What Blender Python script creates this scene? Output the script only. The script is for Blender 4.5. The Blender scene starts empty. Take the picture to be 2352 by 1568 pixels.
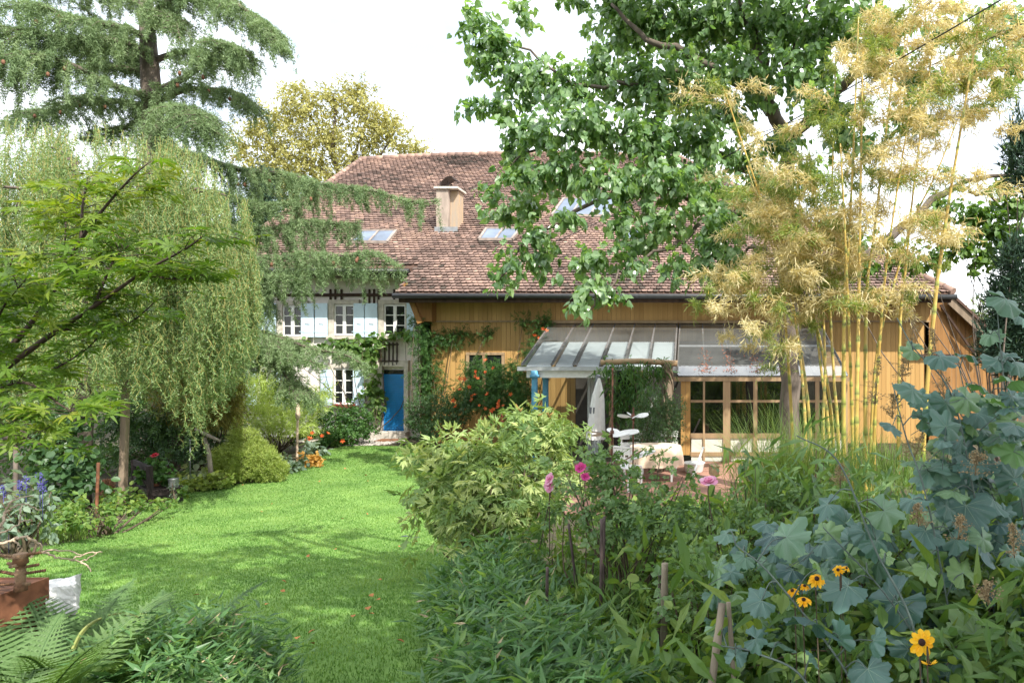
import bpy, math, zlib
import numpy as np
from mathutils import Vector
C = bpy.context.scene.collection
SC = bpy.context.scene
rad = math.radians
# ------------------------------------------------------------------ camera, sky, sun, exposure
CZ = 2.85; F = 1568.0; CX = 1586.0; HY = 800.0       # picture measured on a 2352 x 1568 grid
cam = bpy.data.objects.new("camera", bpy.data.cameras.new("camera")); C.objects.link(cam)
cam.location = (0, 0, CZ); cam.rotation_euler = (rad(90), 0, 0)
cam.data.sensor_width = 36; cam.data.lens = 24
cam.data.shift_x = -(CX - 1176) / 2352; cam.data.shift_y = (HY - 784) / 2352
cam.data.clip_start = 0.05; cam.data.clip_end = 3000
SC.camera = cam
SUN = Vector((0.64, -0.78, 1.07)).normalized()
w = bpy.data.worlds.new("World"); SC.world = w; w.use_nodes = True
nt = w.node_tree; nt.nodes.clear()
out = nt.nodes.new("ShaderNodeOutputWorld")
sky = nt.nodes.new("ShaderNodeTexSky"); sky.sky_type = 'NISHITA'; sky.sun_disc = False
sky.sun_elevation = math.asin(SUN.z); sky.sun_rotation = math.atan2(SUN.x, SUN.y)
sky.dust_density = 2.0
bg = nt.nodes.new("ShaderNodeBackground"); bg.inputs[1].default_value = 0.14
nt.links.new(sky.outputs[0], bg.inputs[0])
cl = nt.nodes.new("ShaderNodeBackground"); cl.inputs[0].default_value = (0.94, 0.97, 1.0, 1); cl.inputs[1].default_value = 1.35
tc = nt.nodes.new("ShaderNodeTexCoord"); mp = nt.nodes.new("ShaderNodeMapping"); mp.inputs['Scale'].default_value = (1.6, 1.6, 4.0)
nz = nt.nodes.new("ShaderNodeTexNoise"); nz.inputs['Scale'].default_value = 1.3; nz.inputs['Detail'].default_value = 7
rp = nt.nodes.new("ShaderNodeValToRGB"); rp.color_ramp.elements[0].position = 0.36; rp.color_ramp.elements[1].position = 0.60; rp.color_ramp.elements[0].color = (.28, .28, .28, 1)
mx = nt.nodes.new("ShaderNodeMixShader")
nt.links.new(tc.outputs['Generated'], mp.inputs[0]); nt.links.new(mp.outputs[0], nz.inputs['Vector'])
nt.links.new(nz.outputs['Fac'], rp.inputs[0]); nt.links.new(rp.outputs[0], mx.inputs[0])
nt.links.new(bg.outputs[0], mx.inputs[1]); nt.links.new(cl.outputs[0], mx.inputs[2]); nt.links.new(mx.outputs[0], out.inputs[0])
sl = bpy.data.lights.new("sun", 'SUN'); sl.energy = 4.4; sl.angle = rad(0.53); sl.color = (1.0, 0.95, 0.86)
so = bpy.data.objects.new("sun", sl); C.objects.link(so); so.rotation_euler = SUN.to_track_quat('Z', 'Y').to_euler(); so.location = (20, -20, 30)
SC.view_settings.view_transform = 'Standard'; SC.view_settings.look = 'None'; SC.view_settings.gamma = 1
SC.view_settings.exposure = 0.98
SC.render.engine = 'CYCLES'
SC.cycles.max_bounces = 7; SC.cycles.diffuse_bounces = 4; SC.cycles.glossy_bounces = 3
SC.cycles.transmission_bounces = 4; SC.cycles.transparent_max_bounces = 12; SC.cycles.use_denoising = True
SC.cycles.sample_clamp_indirect = 6

# ------------------------------------------------------------------ helpers
def sstep(t):
    t = np.clip(t, 0, 1); return t * t * (3 - 2 * t)
def gz(x, y):
    x = np.asarray(x, float); y = np.asarray(y, float)
    return 1.05 * (1 - sstep((y - 2.5) / 10.0)) + 0.30 * sstep((x + 0.6) / 1.6) * (1 - sstep((y - 5.5) / 4.0))
def P(u, v, Y):
    return np.array([(u - CX) / F * Y, Y, CZ - (v - HY) / F * Y])
def hit(u, v):                      # where the view through a measured point meets the ground
    a, b = 1.0, 200.0
    for _ in range(60):
        m = (a + b) / 2; p = P(u, v, m)
        if p[2] > gz(p[0], p[1]): a = m
        else: b = m
    return P(u, v, a)
def rng_(s): return np.random.default_rng(zlib.crc32(s.encode()))
def nrm(a):
    a = np.asarray(a, float); n = np.linalg.norm(a, axis=-1, keepdims=True); return a / np.maximum(n, 1e-9)
ORG = {}
def thing(name, label, cat, loc=(0, 0, 0), group=None):
    o = bpy.data.objects.new(name, None); C.objects.link(o); o.location = [float(q) for q in loc]; o.empty_display_size = 0.1
    ORG[o.name] = np.array(loc, float); o['label'] = label; o['category'] = cat
    if group: o['group'] = group
    return o
def tag(o, label, cat, group=None, kind=None):
    o['label'] = label; o['category'] = cat
    if group: o['group'] = group
    if kind: o['kind'] = kind
    return o
class MB:
    def __init__(s): s.v = []; s.f = []; s.t = []; s.n = 0; s.sm = []
    def add(s, v, faces, tint=0.5, sm=None):
        v = np.asarray(v, float).reshape(-1, 3)
        for k, f in enumerate(faces): s.f.append(np.asarray(f, np.int64) + s.n); s.sm.append(np.full(len(f), bool(sm and k == 0)))
        t = np.empty(len(v)); t[:] = tint; s.t.append(t); s.v.append(v); s.n += len(v)
    def box(s, c, sz, rz=0, tint=0.5, tilt=None):
        x, y, z = np.asarray(sz, float) / 2
        v = np.array([[-x,-y,-z],[x,-y,-z],[x,y,-z],[-x,y,-z],[-x,-y,z],[x,-y,z],[x,y,z],[-x,y,z]])
        if tilt is not None: v = v @ np.asarray(tilt).T
        if rz:
            k, q = math.cos(rz), math.sin(rz); v = v @ np.array([[k,-q,0],[q,k,0],[0,0,1]]).T
        s.add(v + np.asarray(c, float), [np.array([[0,3,2,1],[4,5,6,7],[0,1,5,4],[1,2,6,5],[2,3,7,6],[3,0,4,7]])], tint)
    def bx(s, x0, x1, y0, y1, z0, z1, tint=0.5):
        s.box(((x0+x1)/2, (y0+y1)/2, (z0+z1)/2), (abs(x1-x0), abs(y1-y0), abs(z1-z0)), 0, tint)
    def beam(s, p, q, wd, ht, tint=0.5):
        p = np.asarray(p, float); q = np.asarray(q, float); d = q - p; L = np.linalg.norm(d); d /= L
        up = np.array([0, 0, 1.0]) if abs(d[2]) < 0.95 else np.array([0, 1.0, 0])
        a = nrm(np.cross(d, up)); b = np.cross(a, d)
        s.box((p + q) / 2, (wd, L, ht), 0, tint, np.stack([a, d, b], 1))
    def tube(s, pts, r, k=6, tint=0.5, cap=True):
        pts = np.asarray(pts, float); n = len(pts); r = np.broadcast_to(np.asarray(r, float), (n,))
        T = nrm(np.gradient(pts, axis=0)); up = np.array([0, 0, 1.0]) if abs(T[:, 2]).mean() < 0.8 else np.array([1.0, 0, 0])
        A = nrm(np.cross(T, up)); B = np.cross(T, A)
        th = np.arange(k) * 2 * math.pi / k
        v = pts[:, None] + r[:, None, None] * (np.cos(th)[None, :, None] * A[:, None] + np.sin(th)[None, :, None] * B[:, None])
        i = np.arange(n - 1)[:, None] * k; j = np.arange(k)[None]; j2 = (j + 1) % k
        f = np.stack([i + j, i + j2, i + k + j2, i + k + j], -1).reshape(-1, 4)
        fs = [f]
        if cap: fs += [np.arange(k)[None, ::-1], (np.arange(k) + (n - 1) * k)[None]]
        s.add(v, fs, tint, True)
    def scatter(s, T, pos, y, z, size, tint):
        tv, tf = T[0], T[1]; N = len(pos); k = len(tv)
        if N == 0: return
        y = nrm(y); x = nrm(np.cross(y, z)); z = np.cross(x, y)
        sz = np.broadcast_to(np.asarray(size, float), (N,))[:, None, None]
        v = pos[:, None] + sz * (tv[None, :, 0:1] * x[:, None] + tv[None, :, 1:2] * y[:, None] + tv[None, :, 2:3] * z[:, None])
        off = (np.arange(N) * k)[:, None, None]
        t = np.repeat(np.broadcast_to(np.asarray(tint, float), (N,)), k)
        if len(T) > 2:
            tt = np.tile(T[2], N); t = np.where(tt >= 0, tt, t)
        s.add(v.reshape(-1, 3), [(np.asarray(f)[None] + off).reshape(-1, f.shape[1]) for f in tf], t)
    def build(s, name, m, parent=None, smooth=False):
        me = bpy.data.meshes.new(name); org = np.zeros(3)
        if parent is not None: org = ORG[parent.name]
        v = np.concatenate(s.v) - org
        me.vertices.add(len(v)); me.vertices.foreach_set("co", v.astype(np.float32).ravel())
        li = np.concatenate([f.ravel() for f in s.f]); cnt = np.concatenate([np.full(len(f), f.shape[1]) for f in s.f])
        me.loops.add(len(li)); me.loops.foreach_set("vertex_index", li.astype(np.int32))
        me.polygons.add(len(cnt)); me.polygons.foreach_set("loop_start", (np.cumsum(cnt) - cnt).astype(np.int32))
        me.polygons.foreach_set("use_smooth", np.ones(len(cnt), bool) if smooth else np.concatenate(s.sm))
        a = me.attributes.new("tint", 'FLOAT', 'POINT'); a.data.foreach_set("value", np.concatenate(s.t).astype(np.float32))
        me.update(calc_edges=True); me.materials.append(m)
        o = bpy.data.objects.new(name, me); C.objects.link(o)
        if parent is not None: o.parent = parent
        ORG[o.name] = org
        return o
def dup(o, parent=None):
    c = o.copy(); C.objects.link(c)
    if parent: c.parent = parent
    ORG[c.name] = ORG[o.name]
    for ch in list(o.children): dup(ch, c)
    return c
def curve(pts, n):                  # Catmull-Rom through the points
    p = np.asarray(pts, float)
    if len(p) == 2: return p[0] + (p[1] - p[0]) * np.linspace(0, 1, n)[:, None]
    q = np.vstack([2 * p[0] - p[1], p, 2 * p[-1] - p[-2]]); t = np.linspace(0, len(p) - 1, n)
    i = np.minimum(t.astype(int), len(p) - 2); f = (t - i)[:, None]
    a, b, c_, d = q[i], q[i+1], q[i+2], q[i+3]
    return 0.5 * (2*b + (c_-a)*f + (2*a-5*b+4*c_-d)*f**2 + (3*b-a-3*c_+d)*f**3)
def wob(pts, amp, r):
    p = np.array(pts, float); p[1:-1] += r.normal(0, amp, p[1:-1].shape); return p

# ------------------------------------------------------------------ materials
def newmat(name):
    m = bpy.data.materials.new(name); m.use_nodes = True; nt = m.node_tree
    return m, nt, nt.nodes['Principled BSDF']
def ramp(nt, stops):
    r = nt.nodes.new("ShaderNodeValToRGB"); e = r.color_ramp.elements
    while len(e) < len(stops): e.new(0.5)
    for k, (p, c) in enumerate(stops): e[k].position = p; e[k].color = (*c, 1)
    return r
def leafmat(name, cols, rough=0.5, spec=0.4, tr=0.38, trc=None, vein=None):
    m, nt, b = newmat(name); at = nt.nodes.new("ShaderNodeAttribute"); at.attribute_name = "tint"
    st = [(0.0, cols[0]), (0.45, cols[1]), (0.9 if not vein else 0.86, cols[2])]
    if vein: st.append((0.93, vein))
    r = ramp(nt, st); nt.links.new(at.outputs['Fac'], r.inputs[0])
    b.inputs['Roughness'].default_value = rough; b.inputs['Specular IOR Level'].default_value = spec
    nt.links.new(r.outputs[0], b.inputs['Base Color'])
    t = nt.nodes.new("ShaderNodeBsdfTranslucent"); mm = nt.nodes.new("ShaderNodeMix"); mm.data_type = 'RGBA'; mm.blend_type = 'MULTIPLY'; mm.inputs[0].default_value = 1
    nt.links.new(r.outputs[0], mm.inputs[6]); mm.inputs[7].default_value = (*(trc or (1.9, 1.7, 0.7)), 1)
    nt.links.new(mm.outputs[2], t.inputs[0])
    s = nt.nodes.new("ShaderNodeMixShader"); s.inputs[0].default_value = tr
    nt.links.new(b.outputs[0], s.inputs[1]); nt.links.new(t.outputs[0], s.inputs[2])
    nt.links.new(s.outputs[0], nt.nodes['Material Output'].inputs[0]); return m
def plain(name, col, rough=0.7, var=0.25, scale=6, bump=0.0, metal=0, spec=0.3, col2=None, stretch=(1, 1, 1), detail=6):
    m, nt, b = newmat(name); tc = nt.nodes.new("ShaderNodeTexCoord"); mp = nt.nodes.new("ShaderNodeMapping"); mp.inputs['Scale'].default_value = stretch
    n = nt.nodes.new("ShaderNodeTexNoise"); n.inputs['Scale'].default_value = scale; n.inputs['Detail'].default_value = detail
    c = np.array(col); d = tuple(np.clip(c * (1 - var), 0, 1)) if col2 is None else col2
    r = ramp(nt, [(0.32, d), (0.66, tuple(np.clip(c * (1 + var * 0.6), 0, 0.95)))])
    nt.links.new(tc.outputs['Object'], mp.inputs[0]); nt.links.new(mp.outputs[0], n.inputs['Vector']); nt.links.new(n.outputs['Fac'], r.inputs[0]); nt.links.new(r.outputs[0], b.inputs['Base Color'])
    b.inputs['Roughness'].default_value = rough; b.inputs['Metallic'].default_value = metal; b.inputs['Specular IOR Level'].default_value = spec
    if bump:
        bp = nt.nodes.new("ShaderNodeBump"); bp.inputs['Strength'].default_value = bump; bp.inputs['Distance'].default_value = 0.02
        nt.links.new(n.outputs['Fac'], bp.inputs['Height']); nt.links.new(bp.outputs[0], b.inputs['Normal'])
    return m
def tinted(name, stops, rough=0.7, grain=None, gcol=0.6, bump=0, spec=0.3, metal=0):
    m, nt, b = newmat(name); at = nt.nodes.new("ShaderNodeAttribute"); at.attribute_name = "tint"
    r = ramp(nt, stops); nt.links.new(at.outputs['Fac'], r.inputs[0]); src = r.outputs[0]
    tc = nt.nodes.new("ShaderNodeTexCoord"); mp = nt.nodes.new("ShaderNodeMapping"); mp.inputs['Scale'].default_value = grain or (4, 4, 4)
    n = nt.nodes.new("ShaderNodeTexNoise"); n.inputs['Scale'].default_value = 1.0; n.inputs['Detail'].default_value = 7; n.inputs['Roughness'].default_value = 0.65
    nt.links.new(tc.outputs['Object'], mp.inputs[0]); nt.links.new(mp.outputs[0], n.inputs['Vector'])
    mm = nt.nodes.new("ShaderNodeMix"); mm.data_type = 'RGBA'; mm.blend_type = 'MULTIPLY'; mm.inputs[0].default_value = 1
    g = ramp(nt, [(0.33, (gcol, gcol, gcol)), (0.62, (1.08, 1.08, 1.08))]); nt.links.new(n.outputs['Fac'], g.inputs[0])
    nt.links.new(src, mm.inputs[6]); nt.links.new(g.outputs[0], mm.inputs[7]); nt.links.new(mm.outputs[2], b.inputs['Base Color'])
    b.inputs['Roughness'].default_value = rough; b.inputs['Specular IOR Level'].default_value = spec; b.inputs['Metallic'].default_value = metal
    if bump:
        bp = nt.nodes.new("ShaderNodeBump"); bp.inputs['Strength'].default_value = bump; bp.inputs['Distance'].default_value = 0.02
        nt.links.new(n.outputs['Fac'], bp.inputs['Height']); nt.links.new(bp.outputs[0], b.inputs['Normal'])
    return m
def glassmat(name, col=(0.85, 0.9, 0.9), refl=1.0, base=0.06, refl_grey=0.0):
    m = bpy.data.materials.new(name); m.use_nodes = True; nt = m.node_tree; nt.nodes.remove(nt.nodes['Principled BSDF'])
    t = nt.nodes.new("ShaderNodeBsdfTransparent"); t.inputs[0].default_value = (*col, 1)
    g = nt.nodes.new("ShaderNodeBsdfGlossy"); g.inputs['Roughness'].default_value = 0.02; g.inputs[0].default_value = (refl, refl, refl, 1)
    fr = nt.nodes.new("ShaderNodeFresnel"); fr.inputs[0].default_value = 1.5
    ad = nt.nodes.new("ShaderNodeMath"); ad.operation = 'ADD'; ad.inputs[1].default_value = base; nt.links.new(fr.outputs[0], ad.inputs[0])
    s = nt.nodes.new("ShaderNodeMixShader"); nt.links.new(ad.outputs[0], s.inputs[0]); nt.links.new(t.outputs[0], s.inputs[1]); nt.links.new(g.outputs[0], s.inputs[2])
    if refl_grey:  # noisy grey diffuse share stands in for reflections on the roof panes
        d = nt.nodes.new("ShaderNodeBsdfDiffuse"); d.inputs[0].default_value = (.55, .57, .55, 1); d2 = nt.nodes.new("ShaderNodeMixShader"); n = nt.nodes.new("ShaderNodeTexNoise"); n.inputs['Scale'].default_value = 2.2; n.inputs['Detail'].default_value = 6
        mu = nt.nodes.new("ShaderNodeMath"); mu.operation = 'MULTIPLY'; mu.inputs[1].default_value = refl_grey * 2; nt.links.new(n.outputs['Fac'], mu.inputs[0]); nt.links.new(mu.outputs[0], d2.inputs[0]); nt.links.new(s.outputs[0], d2.inputs[1]); nt.links.new(d.outputs[0], d2.inputs[2]); s = d2
    nt.links.new(s.outputs[0], nt.nodes['Material Output'].inputs[0]); return m

# ------------------------------------------------------------------ leaf shapes: (points, faces[, tints])
A = np.array
T_LEAF = (A([[0,0,0],[-.2,.42,.05],[0,1,-.06],[.2,.42,.05]]), [A([[0,2,1],[0,3,2]])])
T_OVAL = (A([[0,0,0],[-.2,.22,.04],[-.26,.55,.05],[0,1,-.1],[.26,.55,.05],[.2,.22,.04]]), [A([[0,3,2,1],[0,5,4,3]])])
T_ROUND = (A([[0,0,0],[-.34,.15,.04],[-.46,.5,.06],[-.28,.85,.02],[0,1,-.06],[.28,.85,.02],[.46,.5,.06],[.34,.15,.04]]), [A([[0,4,3,2,1],[0,7,6,5,4]])])
T_HEART = (A([[0,.06,0],[-.2,-.05,.03],[-.4,.14,.07],[-.35,.5,.05],[0,1.05,-.16],[.35,.5,.05],[.4,.14,.07],[.2,-.05,.03],[0,.5,-.02]]),
           [A([[0,8,3,2,1],[0,7,6,5,8]]), A([[8,4,3],[8,5,4]])])
T_LANCE = (A([[0,0,0],[-.10,.33,.03],[0,1,-.16],[.10,.33,.03],[0,.4,.0]]), [A([[0,4,1],[0,3,4],[1,4,2],[4,3,2]])])
T_THIN = (A([[-.045,0,0],[.045,0,0],[.05,.5,.03],[0,1,-.05],[-.05,.5,.03]]), [A([[0,1,2,4]]), A([[4,2,3]])])
T_NEEDLE = (A([[-.1,0,0],[.1,0,0],[0,1,0]]), [A([[0,1,2]])])
T_CURL = (A([[0,0,0],[-.11,.3,.06],[.02,.62,.16],[.1,1,.0],[.12,.35,.02]]), [A([[0,4,2,1]]), A([[2,4,3]])])
def kite(b, ang, L, wd, z=0.0):
    d = A([math.sin(ang), math.cos(ang)]); n = A([d[1], -d[0]]); b = A(b, float)
    q = [b, b + d * L * .5 - n * wd, b + d * L, b + d * L * .5 + n * wd]
    return A([[*q[0], z], [*q[1], z + .03], [*q[2], z - .10 * L], [*q[3], z + .03]])
def kites(lst):
    v = np.vstack([kite(*k) for k in lst]); f = np.vstack([A([[0,2,1],[0,3,2]]) + 4 * i for i in range(len(lst))]); return (v, [f])
T_PEONY = kites([((0,.45),0,.55,.085),((0,.42),-.5,.42,.07),((0,.42),.5,.42,.07),((0,.2),-1.0,.55,.08),((-.2,.3),-.45,.42,.065),((-.2,.3),-1.5,.36,.065),
                 ((0,.2),1.0,.55,.08),((.2,.3),.45,.42,.065),((.2,.3),1.5,.36,.065),((0,0),0,.5,.012)])
T_ROSE = kites([((0,.6),0,.42,.15),((0,.55),-1.1,.36,.13),((0,.55),1.1,.36,.13),((0,.25),-1.2,.3,.11),((0,.25),1.2,.3,.11),((0,0),0,.65,.012)])
T_COMP = kites([((0,.75),0,.3,.08),((0,.65),-.9,.32,.075),((0,.65),.9,.32,.075),((0,.42),-1.1,.34,.08),((0,.42),1.1,.34,.08),((0,.2),-1.2,.3,.07),((0,.2),1.2,.3,.07),((0,0),0,.8,.01)])
def maple_T():
    an = np.radians([-125,-82,-42,0,42,82,125]); ln = [.34,.52,.62,.68,.62,.52,.34]
    v = [[0,0,0]]; f = []
    for a, l in zip(an, ln):
        i = len(v); h = rad(17)
        v += [[.2*math.sin(a-h), .2*math.cos(a-h), .015], [.62*l*math.sin(a-.13), .62*l*math.cos(a-.13), .02], [l*math.sin(a), l*math.cos(a), -.08], [.62*l*math.sin(a+.13), .62*l*math.cos(a+.13), .02], [.2*math.sin(a+h), .2*math.cos(a+h), .015]]
        f.append([0, i+4, i+3, i+2, i+1, i])
    v = A(v, float); v[:, 1] += 0.05
    return (v, [A(f)])
T_MAPLE = maple_T()
def plume_T(seed):                  # broad lobed leaf with a pale vein fan
    r = np.random.default_rng(seed); n = 64; th = np.linspace(rad(-158), rad(158), n)
    lobes = np.radians([-140,-95,-48,0,48,95,140]); ln = [.50,.58,.66,.74,.66,.58,.50]; lobes = lobes + r.normal(0, .09, 7); ln = A(ln) * (1 + r.normal(0, .07, 7))
    rr = np.zeros(n)
    for a, l in zip(lobes, ln):
        rr = np.maximum(rr, l * (1 + r.normal(0, .04)) * np.exp(-np.abs((th - a) / .45) ** 3.4))
    rr = np.maximum(rr, .54 - .05 * np.abs(np.sin(th * .5))) * (1 + .10 * (np.abs(np.sin(th * 9.5 + r.random() * 3)) - .5) + r.normal(0, .012, n))
    ring = []
    for k in (.5, 1.0):
        z = .10 * np.cos(th * 7 * .98 + r.normal(0, .5)) * k * k * .6 + r.normal(0, .05) * np.sin(th) * k * 2 - .20 * k * k * np.abs(np.sin(th * .5)) + r.normal(0, .008, n) * k - .06 * k * k
        ring.append(np.stack([rr * k * np.sin(th), rr * k * np.cos(th), z], 1))
    v = np.vstack([[[0, 0, 0]], ring[0], ring[1]]); i = np.arange(n - 1)
    f3 = np.stack([np.zeros(n - 1, int), 2 + i, 1 + i], 1); f4 = np.stack([1 + i, 2 + i, 2 + n + i, 1 + n + i], 1)
    tt = np.full(len(v), -1.0); vs = [v]; tri = [f3]; base = len(v); ts = [tt]
    for a, l in zip(lobes, ln):
        j = int(np.argmin(abs(th - a))); m_, e = ring[0][j], ring[1][j] * .93
        d = A([math.cos(a), -math.sin(a), 0]); up = A([0, 0, .007])
        q = A([A([0,0,0]) - d * .006, A([0,0,0]) + d * .006, m_ + d * .004, m_ - d * .004, e]) + up
        vs.append(q); ts.append(np.full(5, .92)); tri.append(A([[0,1,2],[0,2,3],[3,2,4]]) + base); base += 5
        for k, sgn in ((.4, 1), (.4, -1), (.7, 1), (.7, -1)):
            jj = int(np.clip(j + sgn * 4, 0, n - 1)); b0 = (m_ * 2 * k if k <= .5 else m_ + (e - m_) * (k - .5) * 2); e0 = ring[1][jj] * .9 * (.55 + k * .5)
            q = A([b0 - d * .0025, b0 + d * .0025, e0]) + up
            vs.append(q); ts.append(np.full(3, .90)); tri.append(A([[0,1,2]]) + base); base += 3
    return (np.vstack(vs), [np.vstack(tri), f4], np.concatenate(ts))
T_PLUME = [plume_T(s) for s in range(4)]

# ------------------------------------------------------------------ foliage builders
UP = A([0, 0, 1.0])
def px_blobs(bl):
    o = []
    for b in bl:
        u, v, Y, ru, rv = b[:5]; c = P(u, v, Y); rx = ru * Y / F; rz = rv * Y / F; rd = b[5] if len(b) > 5 else (rx + rz) / 2
        o.append((c, A([rx, rd, rz])))
    return o
def blob_leaves(mb, blobs, T, size, dens, r, droop=.4, upn=.8, outn=.5, shell=.45, clus=5, clen=2.0, rnd=.55, zmin=None, lump=.16, tmid=.5, tvar=.25):
    for c, rr in blobs:
        ar = 4 * math.pi * (((rr[0]*rr[1])**1.6 + (rr[0]*rr[2])**1.6 + (rr[1]*rr[2])**1.6) / 3) ** (1/1.6)
        n = max(2, int(dens * ar / clus)); d = nrm(r.normal(size=(n, 3))); ph = r.random(3) * 6.28
        k = 1 - shell * r.random(n) ** 1.2
        k = k * (1 + lump * np.sin(d[:, 0] * 5 + ph[0]) * np.sin(d[:, 1] * 4 + ph[1]) + lump * .8 * np.sin(d[:, 2] * 6 + ph[2]))
        cp = c + d * rr * k[:, None]
        a = nrm(d * .8 + r.normal(0, .45, (n, 3)) + UP * (.25 - droop * .5))
        s = r.random((n, clus, 1)); pos = cp[:, None] + a[:, None] * (s - .5) * size * clen + r.normal(0, size * .28, (n, clus, 3))
        dr = nrm(a[:, None] * .7 + r.normal(0, rnd, (n, clus, 3)) - UP * droop)
        nn = nrm(UP * upn + d[:, None] * outn + r.normal(0, rnd, (n, clus, 3)))
        tn = np.clip(tmid + r.normal(0, tvar * .55, (n, 1)) + r.normal(0, tvar * .6, (n, clus)), 0, .86)
        pos = pos.reshape(-1, 3); dr = dr.reshape(-1, 3); nn = nn.reshape(-1, 3); tn = tn.ravel()
        sz = size * (.65 + .6 * r.random(len(pos)))
        if zmin is not None:
            ok = pos[:, 2] > gz(pos[:, 0], pos[:, 1]) + zmin; pos, dr, nn, tn, sz = pos[ok], dr[ok], nn[ok], tn[ok], sz[ok]
        mb.scatter(T, pos, dr, nn, sz, tn)
def blades(mb, base, az, L, wd, lean, bend, seg, tint):
    # curved strips; lean = start angle from vertical, bend = extra angle at the tip
    N = len(base); h = np.stack([np.cos(az), np.sin(az), np.zeros(N)], 1); sd = np.stack([-np.sin(az), np.cos(az), np.zeros(N)], 1)
    p = np.array(base, float); rows = []
    for k in range(seg + 1):
        t = k / seg; wk = wd * (1 - t ** 2.2) * (.75 + .5 * min(t * 3, 1) * .5)
        if k < seg: rows.append(p - sd * wk[:, None] / 2); rows.append(p + sd * wk[:, None] / 2)
        else: rows.append(p.copy())
        a = lean + bend * t; p = p + (h * np.sin(a)[:, None] + UP * np.cos(a)[:, None]) * (L / seg)[:, None]
    v = np.stack(rows, 1); K = v.shape[1]; off = (np.arange(N) * K)[:, None, None]
    f4 = [[2*k, 2*k+1, 2*k+3, 2*k+2] for k in range(seg - 1)]; f3 = [[2*seg-2, 2*seg-1, 2*seg]]
    fs = []
    if f4: fs.append((A(f4)[None] + off).reshape(-1, 4))
    fs.append((A(f3)[None] + off).reshape(-1, 3))
    mb.add(v.reshape(-1, 3), fs, np.repeat(tint, K))
def plant(name, label, cat, bl, T, size, dens, m, stem=None, group=None, base=None, smat=None, part='foliage', nst=None, rst=.02, world=False, **kw):
    r = rng_(label); B = bl if world else px_blobs(bl); lo = min(B, key=lambda q: q[0][2])[0]
    if base is None:
        mc = np.mean([q[0] for q in B], 0); base = A([mc[0], mc[1], gz(mc[0], mc[1])])
    o = thing(name, label, cat, base, group)
    mb = MB(); kw.setdefault('zmin', .0); blob_leaves(mb, B, T, size, dens, r, **kw); mb.build(part, m, o)
    sb = MB()
    for c, rr in B:
        for _ in range(nst or 2):
            b0 = base + A([*r.normal(0, .08, 2), -.03]); e = c + r.normal(0, .35, 3) * rr
            md = (b0 * .5 + e * .5 if not world else A([b0[0] * .8 + e[0] * .2, b0[1] * .8 + e[1] * .2, e[2] * .8])) + r.normal(0, .08, 3) * np.linalg.norm(e - b0); sb.tube(curve([b0, md, e], 8), np.linspace(rst, rst * .3, 8), 5, r.random())
    sb.build('stem', smat or M_STEM, o)
    return o, r
# ------------------------------------------------------------------ shared surface materials
M_STEM = plain("stem_bark", (.10, .075, .05), .85, .4, 20)
M_BARK = plain("bark", (.13, .105, .085), .9, .5, 9, .6, stretch=(1, 1, .3))
M_BARKP = plain("pale_bark", (.26, .22, .18), .9, .45, 9, .5, stretch=(1, 1, .3))
M_STONE = plain("sandstone", (.50, .46, .40), .9, .25, 7, .3)
M_PLAS = plain("lime_plaster", (.74, .69, .65), .9, .12, 3, .1)
M_IRON = plain("dark_iron", (.05, .035, .03), .6, .3, 10)
M_BLACK = plain("black_gutter", (.025, .027, .028), .4, .3, 6, spec=.5)
M_DWOOD = plain("dark_timber", (.055, .032, .022), .8, .35, 8, .2, stretch=(1, 1, .2))
M_WHITE = plain("white_paint", (.78, .78, .76), .5, .08, 10)
M_BLUESH = tinted("pale_blue_paint", [(0, (.52, .67, .79)), (1, (.60, .74, .85))], .6, (3, 3, 1), .88)
M_BLUED = tinted("blue_door_paint", [(0, (.012, .17, .45)), (1, (.016, .21, .54))], .35, (3, 3, 3), .85, spec=.5)
M_PANE = plain("dark_window_glass", (.012, .015, .015), .04, .4, 3, spec=.6)
M_TILE = tinted("clay_tile", [(0, (.075, .06, .048)), (.25, (.16, .105, .086)), (.5, (.245, .166, .138)), (.75, (.305, .20, .158)), (1, (.40, .272, .21))], .85, (1.1, 1.1, 1.1), .62, .15)
M_DECK = plain("roof_deck", (.10, .06, .045), .9, .3, 4)
M_BOARD = tinted("golden_pine_board", [(0, (.36, .21, .07)), (1, (.46, .28, .10))], .55, (45, 45, .8), .92, 0)
M_BOARDD = tinted("brown_pine_board", [(0, (.24, .115, .035)), (1, (.33, .17, .055))], .6, (14, 14, .8), .7)
M_LEADG = plain("zinc_sheet", (.35, .36, .37), .4, .2, 8, metal=.6)
M_GLASS = glassmat("greenhouse_glass", (.70, .74, .74), .9, .16, .09)
M_GLASD = glassmat("shaded_glass", (.30, .33, .32), .8, .10)  # tint darkened to paint the room's shade into the front panes
M_SKYG = glassmat("skylight_glass", (.55, .62, .70), 1.0, .35)
M_WOOD = tinted("weathered_wood", [(0, (.16, .12, .085)), (1, (.30, .23, .16))], .8, (9, 9, .7), .6, .2)
M_OAK = tinted("tan_window_wood", [(0, (.27, .18, .10)), (1, (.36, .255, .15))], .6, (9, 9, .9), .75)
M_RUST = plain("rusted_steel", (.17, .07, .036), .85, .6, 9, .4, detail=10)
M_SOIL = plain("garden_soil", (.055, .045, .028), 1, .5, 6, .6, col2=(.03, .034, .014))

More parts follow.
